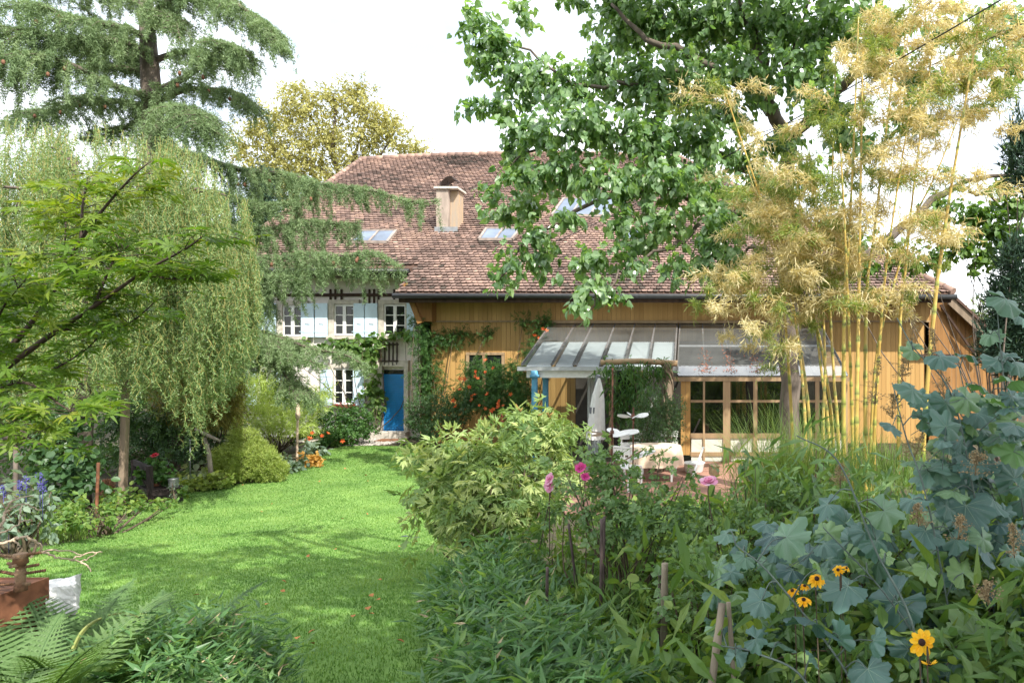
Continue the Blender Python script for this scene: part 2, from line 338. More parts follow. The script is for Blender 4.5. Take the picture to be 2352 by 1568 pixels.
# ------------------------------------------------------------------ ground sheet, lawn, patio, gravel
xs = np.concatenate([np.linspace(-900, -30, 12), np.linspace(-26, 14, 81), np.linspace(18, 900, 12)])
ys = np.concatenate([np.linspace(-300, -8, 8), np.linspace(-5, 30, 91), np.linspace(36, 1500, 14)])
def sheet(xs, ys, dz=0, keep=None, bump=0, seed=1):
    X, Y = np.meshgrid(xs, ys); Z = gz(X, Y) + dz
    v = np.stack([X, Y, Z], -1).reshape(-1, 3); n = len(xs); i, j = np.meshgrid(np.arange(n - 1), np.arange(len(ys) - 1))
    a = (j * n + i).ravel(); f = np.stack([a, a + 1, a + n + 1, a + n], 1)
    if keep is not None:
        c = v[f].mean(1); f = f[keep(c)]
    return v, f
mb = MB(); v, f = sheet(xs, ys); mb.add(v, [f]); g = mb.build("ground", M_SOIL); g['kind'] = 'structure'
LAWN_PX = [(640,1620),(560,1520),(400,1470),(200,1450),(0,1440),(-40,1430),(-40,1266),(60,1262),(150,1248),(230,1232),(300,1185),(360,1165),(415,1142),(430,1122),(500,1117),(570,1108),(645,1092),(700,1074),(735,1058),(740,1036),(790,1025),(850,1024),(945,1026),(1010,1030),(1040,1060),(1030,1120),(1060,1200),(1090,1270),(1080,1330),(1040,1380),(1030,1470),(1030,1620)]
LAWN = A([hit(u, v)[:2] for u, v in LAWN_PX])
LAWN[-1, 1] = LAWN[0, 1] = 2.6; LAWN[0, 0] = -1.75; LAWN[-1, 0] = -.75; LAWN[1] = (-2.2, 2.9); LAWN[2] = (-2.5, 3.2)
def inpoly(pts, poly):
    x, y = pts[:, 0], pts[:, 1]; r = np.zeros(len(pts), bool); j = len(poly) - 1
    for i in range(len(poly)):
        a, b = poly[i], poly[j]
        r ^= ((a[1] > y) != (b[1] > y)) & (x < (b[0] - a[0]) * (y - a[1]) / (b[1] - a[1] + 1e-12) + a[0]); j = i
    return r
M_LAWN = plain("lawn_turf", (.145, .245, .058), .95, .35, 1.3, .3, col2=(.095, .185, .04))
mb = MB(); v, f = sheet(np.linspace(-13, 0, 105), np.linspace(2, 23, 170), .004, lambda c: inpoly(c, LAWN)); mb.add(v, [f]); o = mb.build("lawn", M_LAWN); o['kind'] = 'structure'
r = rng_("lawn blades"); mb = MB()
N = 1500000; pts = np.stack([r.uniform(-13, 0, N), r.uniform(2.2, 22, N)], 1)
pts = pts[r.random(N) < np.clip((3.6 / pts[:, 1]) ** 1.2, .16, 1)]; pts = pts[inpoly(pts, LAWN)]
n = len(pts); d = pts[:, 1]; base = np.column_stack([pts, gz(pts[:, 0], pts[:, 1])])
lump = .5 + .25 * np.sin(pts[:, 0] * 3.1 + np.sin(pts[:, 1] * 2.3)) * np.sin(pts[:, 1] * 2.7) + .12 * np.sin(pts[:, 0] * 9) * np.sin(pts[:, 1] * 8)
blades(mb, base, r.random(n) * 6.28, (.014 + .017 * r.random(n)) * (1 + .02 * d), .0026 + .0009 * d, r.random(n) * .6, r.random(n) * .9, 2, np.clip(lump * .85 + r.normal(.05, .17, n), 0, .86))
M_GRASS = leafmat("grass_blade", [(.07, .165, .034), (.135, .265, .056), (.26, .38, .11)], .5, .3, .35, (1.4, 1.35, .75))
o = mb.build("grass", M_GRASS); tag(o, "short mown green grass of the lawn sweeping to the farmhouse door", "grass", kind='stuff')
mb = MB(); mb.bx(-3.2, 3.4, 11.6, 17.0, -.02, .03); M_PAT = tinted("brick_and_plank_paving", [(0, (.28, .15, .10)), (1, (.36, .2, .15))], .85, (1, 12, 1), .55, .2)
o = mb.build("patio", M_PAT); o['kind'] = 'structure'
r = rng_("gravel"); mb = MB(); n = 1600
th = r.random(n) * 6.28; q = np.sqrt(r.random(n)); gx = -9.9 + q * np.cos(th) * 1.15; gy = 20.9 + q * np.sin(th) * 1.0
stone = (A([[-.5,-.4,-.2],[.5,-.35,-.2],[.45,.4,-.2],[-.4,.45,-.2],[-.25,-.2,.3],[.28,-.2,.26],[.2,.25,.3],[-.2,.2,.24]]), [A([[4,5,6,7],[0,1,5,4],[1,2,6,5],[2,3,7,6],[3,0,4,7]])])
mb.scatter(stone, np.column_stack([gx, gy, np.full(n, .02)]), np.column_stack([np.cos(th * 7), np.sin(th * 7), 0 * th]), np.tile(UP, (n, 1)) + r.normal(0, .2, (n, 3)), .03 + .04 * r.random(n), r.random(n))
M_GRAV = tinted("gravel_stone", [(0, (.28, .25, .22)), (1, (.52, .49, .45))], .9, (30, 30, 30), .8)
o = mb.build("gravel", M_GRAV); tag(o, "patch of small grey pebbles in front of the blue door", "gravel", kind='stuff')

# ------------------------------------------------------------------ the farmhouse with its barn
X = lambda u, Y: (u - CX) / F * Y
Z = lambda v, Y: CZ - (v - HY) / F * Y
HS = thing("farmhouse", "old plastered farmhouse and golden boarded barn under one red tiled roof", "house", (-9, 22, 0))
YW, YB = 22.0, 20.6; XL, XM, XR = -14.4, -8.15, 7.2
RS = .64; ER = 19.6; RY = 30.8
rz = lambda y: 5.37 + RS * (y - 21.0)
sag = lambda x, y: -.28 * ((np.asarray(x, float) + 7) / 8.0) ** 2 * np.clip((np.asarray(y, float) - 21) / 10, 0, 1)
mb = MB(); mb.bx(XL, XM, YW, 30.6, 0, 5.85)
mb.add([[XL, 22, 5.85], [XL, 30.6, 5.85], [XL, 30.6, 11.2]], [A([[0, 2, 1]])]); mb.build("wall", M_PLAS, HS)
mb = MB(); mb.bx(XM, XR, YB + .05, 30.0, 0, 4.9); mb.bx(XM - .02, XM + .3, YB + .05, 22.0, 0, 4.9); mb.build("barn_wall", M_BOARDD, HS)
r = rng_("boards"); mb = MB(); x = XM + .33
while x < XR:
    wd = .125 + .03 * r.random()
    for z0, z1, y0 in ((.0, 3.655, YB), (3.68, 4.86, YB - .035)):
        mb.bx(x, x + wd - .007, y0, y0 + .04, z0, z1, r.random())
    x += wd
mb.build("boarding", M_BOARD, HS)
mb = MB(); mb.bx(XM + .3, XR, YB - .07, YB - .036, 3.64, 3.69); mb.build("drip_moulding", M_OAK, HS)
mb = MB(); q = lambda u, v, Y: P(u, v, Y)
tri = [q(934, 652, 20.2), q(992, 652, 20.2), q(992, 738, 20.2), q(966, 738, 20.2)]
mb.add(np.vstack([tri, A(tri) + [0, .36, 0]]), [A([[0,1,2,3],[7,6,5,4],[0,4,5,1],[1,5,6,2],[2,6,7,3],[3,7,4,0]])]); mb.beam(q(930, 652, 20.0), q(966, 742, 20.05), .16, .14); mb.build("corner_bracket", M_BOARDD, HS)
# roof: deck, tiles, ridge, verge
def deck_pts(P2): return A([[x, y, rz(y) - .05 + sag(x, y)] for x, y in P2])
mb = MB()
seg = [(-14.85, -8.5, 21.0)] + [(-8.5 + 16.05 * k / 6, -8.5 + 16.05 * (k + 1) / 6, ER) for k in range(6)]
for x0, x1, y0 in seg:
    yr = lambda x: min(RY, max(y0, (7.55 - x) / .72 + ER))
    Ys = [y0 + (yr(x0) - y0) * k / 6 for k in range(7)]; Ye = [y0 + (yr(x1) - y0) * k / 6 for k in range(7)]
    v = np.vstack([deck_pts([(x0, a), (x1, b)]) for a, b in zip(Ys, Ye)]); v2 = v - [0, 0, .12]; n = len(v)
    f = [[2*k, 2*k+1, 2*k+3, 2*k+2] for k in range(6)]; f2 = [[n + a for a in reversed(ff)] for ff in f] + [[0, n, n+1, 1]] + [[2*k, 2*k+2, n+2*k+2, n+2*k] for k in range(6)]
    mb.add(np.vstack([v, v2]), [A(f + f2)])
zr = rz(RY) - .05; mb.add([[-14.85, RY, zr - .28], [-.5, RY, zr], [7.55, 42, 4.4], [-14.85, 42, 4.4]], [A([[0,1,2,3]])])
mb.add([[7.55, ER, rz(ER) - .05], [7.55, 42, 4.4], [-.5, RY, zr]], [A([[0,1,2]])]); roof = mb.build("roof", M_DECK, HS)
r = rng_("tiles"); sl = math.hypot(1, RS); E, TW = .18, .165
pos, tin = [], []
row = 0; s = 0.0
smax = (RY - ER) * sl
while s < smax - .02:
    y = ER + s / sl; x0 = -8.5 if y < 21.0 else -14.85
    x1 = 7.55 - .72 * (y - ER)
    xx = np.arange(x0 + (TW / 2 if row % 2 else 0) + TW / 2, x1, TW)
    pos.append(np.column_stack([xx + r.normal(0, .004, len(xx)), np.full(len(xx), y) + r.normal(0, .008, len(xx)), np.zeros(len(xx))])); s += E; row += 1
pos = np.vstack(pos); pos[:, 2] = rz(pos[:, 1]) + sag(pos[:, 0], pos[:, 1])
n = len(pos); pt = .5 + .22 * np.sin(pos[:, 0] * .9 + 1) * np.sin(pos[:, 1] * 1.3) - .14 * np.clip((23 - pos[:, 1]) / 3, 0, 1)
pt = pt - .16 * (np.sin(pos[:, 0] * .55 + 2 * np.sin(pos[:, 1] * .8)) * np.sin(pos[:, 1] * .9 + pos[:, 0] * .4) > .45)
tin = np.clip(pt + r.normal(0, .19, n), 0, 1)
hw = TW / 2 - .004
tile = (A([[-hw,.26,-.035],[hw,.26,-.035],[hw,.05,.02],[.045,0,.026],[-.045,0,.026],[-hw,.05,.02],[hw,.05,.0],[.045,0,.002],[-.045,0,.002],[-hw,.05,.0]]),
        [A([[0,5,2,1],[5,4,3,2]])[:, ::-1], A([[2,3,7,6],[3,4,8,7],[4,5,9,8]])[:, ::-1]])
up = A([0, 1, RS]) / sl; nn = A([0, -RS, 1]) / sl
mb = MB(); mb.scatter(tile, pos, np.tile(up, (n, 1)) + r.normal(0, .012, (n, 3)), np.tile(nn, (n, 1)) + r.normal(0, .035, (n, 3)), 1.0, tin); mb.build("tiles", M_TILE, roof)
mb = MB()
def caps(p, q_, rad_, n):
    p, q_ = A(p, float), A(q_, float); d = (q_ - p) / n
    for k in range(n):
        a = p + d * k; b = a + d * 1.12; a[2] += sag(a[0], a[1]); b[2] += sag(b[0], b[1]); mb.tube([a, b], [rad_ * 1.06, rad_ * .9], 8, .35 + .6 * r.random())
caps([-14.9, RY, rz(RY) - .03], [-.5, RY, rz(RY) - .03], .15, 40); caps([7.55, ER, rz(ER)], [-.5, RY, rz(RY)], .12, 44); caps([-14.85, 21, rz(21)], [-14.85, RY, rz(RY)], .10, 34)
mb.build("ridge_tiles", M_TILE, roof)
mb = MB(); mb.bx(-14.6, -8.6, 21.05, 21.2, rz(21) - .32, rz(21) - .14); mb.bx(-8.4, 7.5, ER + .05, ER + .2, rz(ER) - .30, rz(ER) - .16); mb.build("fascia", M_DWOOD, HS)
mb = MB(); mb.bx(-14.6, -8.45, 21.2, 22.0, 5.12, 5.18); mb.bx(XM, 7.5, ER + .2, YB, 4.38, 4.42); mb.build("soffit", M_DWOOD, HS)
for x0, x1, y in ((-14.8, -8.62, 20.93), (-8.52, 7.62, ER - .06)):
    mb = MB(); mb.tube([[x0, y, rz(y) - .08], [x1, y, rz(y) - .11]], .075, 10); mb.build("gutter", M_BLACK, HS)
mb = MB(); mb.tube([P(825, 368, RY), P(825, 355, RY), P(825, 330, RY)], [.06, .035, .012], 8); mb.box(P(825, 352, RY), (.14, .14, .14)); mb.build("finial", M_LEADG, roof)
# chimney
yc = 23.5; xa, xb, xc = X(1007, yc), X(1034, yc), X(1052, yc); zc0, zc1 = rz(yc) - .4, Z(437, yc)
M_CHIM = plain("chimney_render", (.33, .27, .225), .9, .3, 4, .2, stretch=(1, 1, .35)); M_CHIMO = plain("stained_chimney", (.38, .26, .15), .9, .3, 3, .2, col2=(.32, .27, .22), stretch=(3, 3, .3))
mb = MB(); mb.bx(xa, xb, yc - .2, yc + .5, zc0, zc1); ch = mb.build("chimney", M_CHIM, roof)
mb = MB(); mb.bx(xb + .003, xc, yc + .02, yc + .55, zc0, zc1 - .02); mb.build("chimney", M_CHIMO, roof)
mb = MB(); mb.bx(xa - .06, xc + .08, yc - .28, yc + .62, zc1, zc1 + .07); mb.build("chimney_cap", M_STONE, roof)
mb = MB(); x0 = (xa + xb) / 2
for dx in (-.14, .14):
    for dy in (0, .3): mb.bx(x0 + dx - .02, x0 + dx + .02, yc + dy - .02, yc + dy + .02, zc1 + .07, zc1 + .28)
for k in range(10):
    a, b = math.pi * (k / 10), math.pi * ((k + 1) / 10); c = A([x0 + .14, yc + .1, zc1 + .24])
    rr = .19; sq = lambda t: c + [-.9 * rr * math.cos(t) * -1.25, 0, rr * math.sin(t) * .8 - .12 * math.cos(t) * -1]
    p, q_ = sq(a), sq(b); mb.add([p + [0,-.3,0], q_ + [0,-.3,0], q_ + [0,.4,0], p + [0,.4,0], p + [0,-.3,.02], q_ + [0,-.3,.02], q_ + [0,.4,.02], p + [0,.4,.02]], [A([[0,1,2,3],[7,6,5,4],[0,4,5,1],[2,6,7,3]])])
mb.build("chimney_cowl", M_IRON, roof)
mb = MB(); mb.bx(xa - .05, xc + .06, yc - .24, yc - .203, rz(yc) - .28, rz(yc) + .02); mb.build("flashing", M_LEADG, roof)
# skylights on the roof plane
def rpt(u, v, off=.0):
    k = -(v - HY) / F; Yq = (5.37 - RS * 21.0 - CZ) / (k - RS); p = P(u, v, Yq); p[2] += sag(p[0], p[1]); return p + nn * off
def skylight(c4, panes):
    bl, br, tr_, tl = [rpt(*c, .05) for c in c4]; m = MB(); wv = nrm(br - bl); uv = nrm(tl - bl)
    def bar(a, b, wd): m.beam(a, b, wd, .09)
    bar(bl, br, .09); bar(tl, tr_, .09)
    for k in range(panes + 1): bar(bl + (br - bl) * k / panes, tl + (tr_ - tl) * k / panes, .08 if k in (0, panes) else .06)
    o = m.build("skylight", M_SKYF, roof)
    m = MB(); m.add(A([bl, br, tr_, tl]) + nn * .012, [A([[0,1,2,3]])]); m.add(A([bl, br, tr_, tl]) - nn * .06, [A([[0,1,2,3]])]); m.build("skylight_glass", M_SKYP, roof)
M_SKYP = plain("skylight_pane", (.13, .165, .225), .3, .35, 1.2, spec=.2); M_SKYF = plain("skylight_frame", (.28, .23, .20), .5, .3, 6)  # the pane's bluish base colour paints in reflected sky
skylight([(806, 558), (890, 559), (911, 532), (832, 532)], 2)
skylight([(1101, 553), (1176, 553), (1196, 528), (1118, 528)], 2)
skylight([(1268, 497), (1400, 497), (1420, 458), (1296, 458)], 3)
skylight([(1380, 432), (1460, 432), (1474, 405), (1398, 405)], 2)
skylight([(1425, 552), (1470, 552), (1482, 528), (1440, 528)], 1)
# windows, shutters, door
def window(u0, u1, v0, v1, Y, nr, sill=True, lintel=True):
    x0, x1, z1, z0 = X(u0, Y), X(u1, Y), Z(v0, Y), Z(v1, Y); m = MB(); y = Y - .05
    xm = (x0 + x1) / 2; t = .045
    m.bx(x0, x0 + t, y, y + .04, z0, z1); m.bx(x1 - t, x1, y, y + .04, z0, z1); m.bx(x0 + t, x1 - t, y, y + .04, z1 - t, z1); m.bx(x0 + t, x1 - t, y, y + .04, z0, z0 + t * 1.2)
    m.bx(xm - .05, xm + .05, y - .012, y + .03, z0 + t * 1.2, z1 - t)
    for k in range(1, nr):
        z = z0 + (z1 - z0) * k / nr; m.bx(x0 + t, xm - .05, y + .005, y + .03, z - .014, z + .014); m.bx(xm + .05, x1 - t, y + .005, y + .03, z - .014, z + .014)
    o = m.build("window", M_WHITE, HS)
    m = MB(); m.bx(x0 + .02, x1 - .02, Y - .03, Y - .015, z0 + .02, z1 - .02); m.build("pane", M_PANE, o)
    m = MB(); sw = .17
    m.bx(x0 - sw, x0, Y - .10, Y + .02, z0 - .02, z1 + .02); m.bx(x1, x1 + sw, Y - .10, Y + .02, z0 - .02, z1 + .02)
    if lintel: m.bx(x0 - sw, x1 + sw, Y - .10, Y + .02, z1 + .02, z1 + .16)
    m.build("stone_surround", M_STONE, o)
    m = MB(); m.bx(x0 - sw - .04, x1 + sw + .04, Y - .17, Y + .02, z0 - .12, z0 - .02); m.build("sill", M_STONE, o)
    return o
def shutter(u0, u1, v0, v1, Y, slot=True):
    x0, x1, z1, z0 = X(u0, Y), X(u1, Y), Z(v0, Y), Z(v1, Y); m = MB(); n = 2
    for k in range(n):
        a = x0 + (x1 - x0) * k / n; m.bx(a, a + (x1 - x0) / n - .0015, Y - .145, Y - .11, z0, z1, .5)
    for fz in (.16, .84):
        z = z0 + (z1 - z0) * fz; m.bx(x0 + .03, x1 - .03, Y - .153, Y - .1455, z - .035, z + .035, .5)
    o = m.build("shutter", M_BLUESH, HS)
    m = MB(); z = z0 + (z1 - z0) * .38
    for k in range(3): m.bx(x0 + (x1 - x0) * (.32 + .13 * k), x0 + (x1 - x0) * (.43 + .13 * k), Y - .15, Y - .1452, z - .012 - k * .004, z + .012 - k * .004)
    m.build("slot", M_IRON, o)
    for fz in (.16, .84):
        m = MB(); z = z0 + (z1 - z0) * fz; m.bx(x0 - .05, x0 + .12, Y - .160, Y - .1535, z - .009, z + .009); m.build("hinge", M_BLUESH, o)
window(540, 584, 702, 771, YW, 3); window(652, 697, 702, 772, YW, 3); window(770, 816, 700, 770, YW, 3); window(884, 934, 700, 771, YW, 3)
for u0, u1 in ((583, 610), (612, 639), (697, 726), (729, 757), (817, 841), (843, 871), (938, 958)): shutter(u0, u1, 697, 774, YW)
wl = window(769, 815, 846, 928, YW, 3); window(596, 640, 850, 928, YW, 3)
for u0, u1 in ((816, 841), (742, 768), (570, 595), (641, 668)): shutter(u0, u1, 849, 934, YW)
mb = MB(); mb.bx(X(560, YW), X(938, YW), YW - .06, YW + .02, Z(681, YW), Z(674, YW))
for u in (548, 640, 652, 760, 771, 785, 838, 849, 860, 870, 906): mb.bx(X(u, YW) - .025, X(u, YW) + .025, YW - .05, YW + .02, Z(699, YW), Z(664, YW))
mb.build("timber_frame", M_DWOOD, HS)
mb = MB()
for u in (878, 888, 898, 907, 916): mb.bx(X(u, YW) - .02, X(u, YW) + .02, YW - .16, YW - .12, Z(838, YW), Z(786, YW))
for v in (791, 829): mb.bx(X(874, YW), X(920, YW), YW - .17, YW - .13, Z(v + 2, YW), Z(v - 2, YW))
mb.build("iron_grille", M_IRON, HS)
mb = MB(); z0, z1 = Z(989, YW), Z(849, YW); x0, x1 = X(883, YW), X(932, YW); nb = 26
for k in range(nb):
    a = z0 + (z1 - .14 - z0) * k / nb; mb.bx(x0, x1, YW - .06, YW - .02, a, a + (z1 - .14 - z0) / nb - .012, .6)
mb.bx(x0, x1, YW - .03, YW - .0, z0, z1 - .14, .2); dr = mb.build("door", M_BLUED, HS)
mb = MB(); mb.bx(x0 + .05, x0 + .09, YW - .08, YW - .06, z0 + .85, z0 + 1.1); mb.bx(x0 + .05, x0 + .18, YW - .12, YW - .08, z0 + .98, z0 + 1.0); mb.build("handle", M_LEADG, dr)
mb = MB(); mb.bx(x0, x1, YW - .03, YW - .005, z1 - .139, z1); mb.build("transom", M_PANE, HS)
mb = MB(); mb.bx(x0 - .19, x0 - .002, YW - .16, YW + .02, 0, z1 + .1); mb.bx(x1 + .002, x1 + .14, YW - .16, YW + .02, 0, z1 + .1); mb.bx(x0 - .19, x1 + .14, YW - .16, YW + .02, z1 + .1, z1 + .3); mb.build("door_surround", M_STONE, HS)
mb = MB(); mb.bx(x0 - .25, x1 + .2, YW - .55, YW - .161, 0, z0 + .02); mb.build("doorstep", M_STONE, HS)
mb = MB(); x0, x1, z1, z0 = X(1072, YB), X(1160, YB), Z(815, YB), Z(935, YB)
for a in (x0, x1 - .09, x0 + (x1 - x0) * .42): mb.bx(a, a + .09, YB - .06, YB - .002, z0, z1, r.random())
mb.bx(x0, x1, YB - .07, YB - .003, z1, z1 + .08); o = mb.build("window", M_OAK, HS); mb = MB(); mb.bx(x0, x1, YB - .03, YB - .012, z0, z1); mb.build("pane", M_PANE, o)
# lean-to at the hip end: sloping bargeboard, boarding below it
p0, p1 = P(2185, 690, 20.4), P(2350, 842, 20.4)
mb = MB(); mb.beam(p0, p1, .10, .30); mb.build("bargeboard", M_WOOD, HS)
mb = MB(); n = 16
for k in range(n):
    a, b = k / n, (k + 1) / n; xa_, xb_ = p0[0] + (p1[0] - p0[0]) * a, p0[0] + (p1[0] - p0[0]) * b; za, zb = p0[2] + (p1[2] - p0[2]) * a, p0[2] + (p1[2] - p0[2]) * b
    mb.add([[xa_, 20.7, 0], [xb_ - .008, 20.7, 0], [xb_ - .008, 20.7, zb - .1], [xa_, 20.7, za - .1]], [A([[0,1,2,3]])], r.random())
mb.bx(p0[0] - .75, p0[0] + .02, 20.6, 20.69, 0, p0[2], .4); mb.build("side_boarding", M_BOARDD, HS)
mb = MB(); v = A([p0 + [0,-.1,.12], p1 + [0,-.1,.12], p1 + [0,9,.12], p0 + [0,9,.12]]); mb.add(np.vstack([v, v + [0,0,.1]]), [A([[0,1,2,3],[7,6,5,4],[0,4,5,1]])]); mb.build("side_roof", M_DECK, HS)
mb = MB(); mb.beam(P(2160, 700, 20.5), P(2250, 830, 20.5), .06, .06); mb.bx(X(2085, 20.5), X(2190, 20.5), 20.45, 20.55, Z(818, 20.5), Z(813, 20.5)); mb.build("brace", M_DWOOD, HS)
o = tag(MB.build((lambda m: (m.bx(X(875, 21.2), X(920, 21.2), 20.75, 21.25, .02, .045), m)[1])(MB()), "doormat", plain("coir", (.22, .10, .05), 1, .4, 60, .5)), "brown coir doormat lying on the pebbles before the blue door", "doormat")

# ------------------------------------------------------------------ conservatory
YT, YF = 20.5, 17.0
CS = thing("conservatory", "lean-to glass conservatory with sloping panes against the golden barn wall", "conservatory", (0, 18.5, 0))
zt = 3.57; zf1, zf2 = Z(838, YF), Z(862, YF)
M_RAFT = plain("rusty_glazing_bar", (.085, .07, .06), .6, .45, 12, col2=(.14, .14, .135)); M_LEAFR = plain("rust_litter", (.30, .10, .05), .9, .4, 30)
X1 = [-4.2, -3.46, -2.92, -2.26, -1.67, -1.06, -.40]; X2 = [-.32, .36, .99, 1.68, 2.4, 3.1, 3.9]
for xs_, zf in ((X1, zf1), (X2, zf2)):
    for x in xs_:
        mb = MB(); mb.beam([x, YT, zt], [x, YF, zf], .042, .06); mb.build("rafter", M_RAFT, CS)
    mb = MB(); mb.add([[xs_[0], YT, zt + .03], [xs_[-1], YT, zt + .03], [xs_[-1], YF - .1, zf], [xs_[0], YF - .1, zf]], [A([[3,2,1,0]])]); mb.build("roof_pane", M_GLASS, CS)
    mb = MB(); mb.bx(xs_[0] - .1, xs_[-1] + .1, YF - .06, YF + .06, zf - .14, zf - .04); mb.build("eave_beam", M_OAK if zf == zf2 else M_LEADG, CS)
    mb = MB(); mb.bx(xs_[0] - .05, xs_[-1] + .05, YT - .04, YT + .06, zt + .04, zt + .10); mb.build("wall_plate", M_OAK, CS)
mb = MB(); zz = lambda y, zf: zf + (zt - zf) * (y - YF) / (YT - YF)
for a, b in zip(X1[:-1], X1[1:]): mb.add([[a + .05, 19.2, zz(19.2, zf1) - .12], [b - .05, 19.2, zz(19.2, zf1) - .12], [b - .05, 17.15, zz(17.15, zf1) - .12], [a + .05, 17.15, zz(17.15, zf1) - .12]], [A([[3,2,1,0]])])
mb.build("blind", plain("white_blind", (.74, .77, .78), .8, .06, 3), CS)
mb = MB(); mb.bx(-4.1, -1.9, YF + .08, YF + .10, zf1 - .32, zf1 - .14); mb.build("roller_blind", M_WHITE, CS)
mb = MB(); y = 18.8; mb.bx(-.32, 3.9, y - .03, y + .03, zz(y, zf2) + .0, zz(y, zf2) + .05); mb.build("purlin", M_LEADG, CS)
r = rng_("rust litter")
for x in X2[1:5]:
    mb = MB(); n = 90; yy = YF + .1 + r.random(n) ** 2 * 1.6; mb.scatter(T_LEAF, np.column_stack([x + r.normal(0, .09, n), yy, zz(yy, zf2) + .06]), r.normal(size=(n, 3)), UP + r.normal(0, .4, (n, 3)), .07, r.random(n)); o = mb.build("leaf_litter", M_LEAFR, CS); o['kind'] = 'stuff'
M_BLUEP = plain("sky_blue_paint", (.10, .30, .46), .45, .15, 6)
for u, y in ((1228, 17.0), (1253, 17.6)):
    mb = MB(); x = X(u, y); mb.tube([[x, y, 0], [x, y, .2], [x, y, 2.1], [x, y, 2.3]], [.11, .085, .075, .10], 10); mb.tube([[x, y, 2.12], [x, y, 2.2]], .12, 10); mb.build("post", M_BLUEP, CS)
mb = MB(); mb.bx(-3.4, 3.9, 20.2, 20.5, 0, 3.4); mb.build("shade_backing", plain("interior_shade", (.07, .06, .05), .8, .3, 2), CS)  # dark slab before the barn boards, its colour standing in for interior shade
for x in (-2.2, -1.4): mb = MB(); mb.bx(x, x + .12, 18.4, 18.52, 0, 2.5, .6); mb.build("post", M_OAK, CS)
mb = MB(); mb.bx(-2.0, -1.45, 18.45, 18.46, 0, 2.3); mb.build("door_pane", M_PANE, CS)
M_CURT = plain("pale_curtain", (.60, .62, .60), .9, .15, 3)
for x0 in (-2.75, -1.25):
    mb = MB(); t = np.linspace(0, 1, 25); xx = x0 + t * .36; yy = 18.2 + .05 * np.sin(t * 30)
    v = np.vstack([np.column_stack([xx, yy, np.full(25, .05)]), np.column_stack([xx, yy, np.full(25, 2.35)])]); i = np.arange(24); mb.add(v, [np.stack([i, i+1, i+26, i+25], 1)]); mb.build("curtain", M_CURT, CS, True)
mb = MB()
for k, x in enumerate((-.24, -.12)): mb.bx(x, x + .115, YF - .02, YF + .03, .2, zf2 - .15, r.random())
mb.build("board_panel", M_BOARD, CS)
for a, b in ((.31, .36), (.81, .99), (1.56, 1.66), (2.3, 2.4), (3.1, 3.2), (3.8, 3.9)):
    mb = MB(); mb.bx(a, b, YF - .05, YF + .05, .05, zf2 - .15, r.random()); mb.build("mullion", M_OAK, CS)
mb = MB()
for v_, h in ((921, .06), (1000, .12), (1042, .10)): mb.bx(.0, 3.9, YF - .045, YF + .045, Z(v_, YF) - h / 2, Z(v_, YF) + h / 2, r.random())
mb.build("rail", M_OAK, CS)
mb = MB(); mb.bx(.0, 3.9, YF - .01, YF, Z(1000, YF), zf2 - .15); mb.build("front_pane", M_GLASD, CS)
mb = MB(); mb.bx(.02, .96, YF - .02, YF, .05, Z(1006, YF)); mb.bx(1.0, 3.8, YF + .0, YF + .02, .05, Z(1006, YF)); mb.build("apron_panel", plain("cream_panel", (.55, .54, .47), .7, .12, 3), CS)
mb = MB(); mb.bx(.1, 3.85, 18.0, 20.2, .02, .06); mb.build("inner_floor", plain("inner_boards", (.12, .09, .06), .6, .3, 3), CS)
# ------------------------------------------------------------------ trees
def limb(mb, px, r0, r1, n=14, k=7, wobble=.03, seed="l"):
    r = rng_(seed); pts = A([P(*q) for q in px]); c = wob(curve(pts, n), wobble, r); mb.tube(c, np.linspace(r0, r1, n), k, .5); return c
M_CEDAR = leafmat("cedar_needle", [(.085, .145, .065), (.17, .25, .115), (.29, .38, .195)], .6, .3, .30, (1.3, 1.3, .8))
M_CONE = plain("cedar_cone", (.17, .085, .05), .85, .3, 30)
CED = thing("cedar_tree", "tall blue-green cedar with drooping boughs reaching across the house roof", "tree", (X(350, 16.5), 16.5, 0))
mb = MB(); tk = [(385,1000,16.5),(372,700,16.5),(358,400,16.5),(350,250,16.5),(342,120,16.5),(335,0,16.5),(330,-260,16.6)]
c = curve(A([P(*q) for q in tk]), 30); c[0, 2] = 0; mb.tube(c, np.linspace(.34, .10, 30), 12); mb.build("trunk", M_BARK, CED, True)
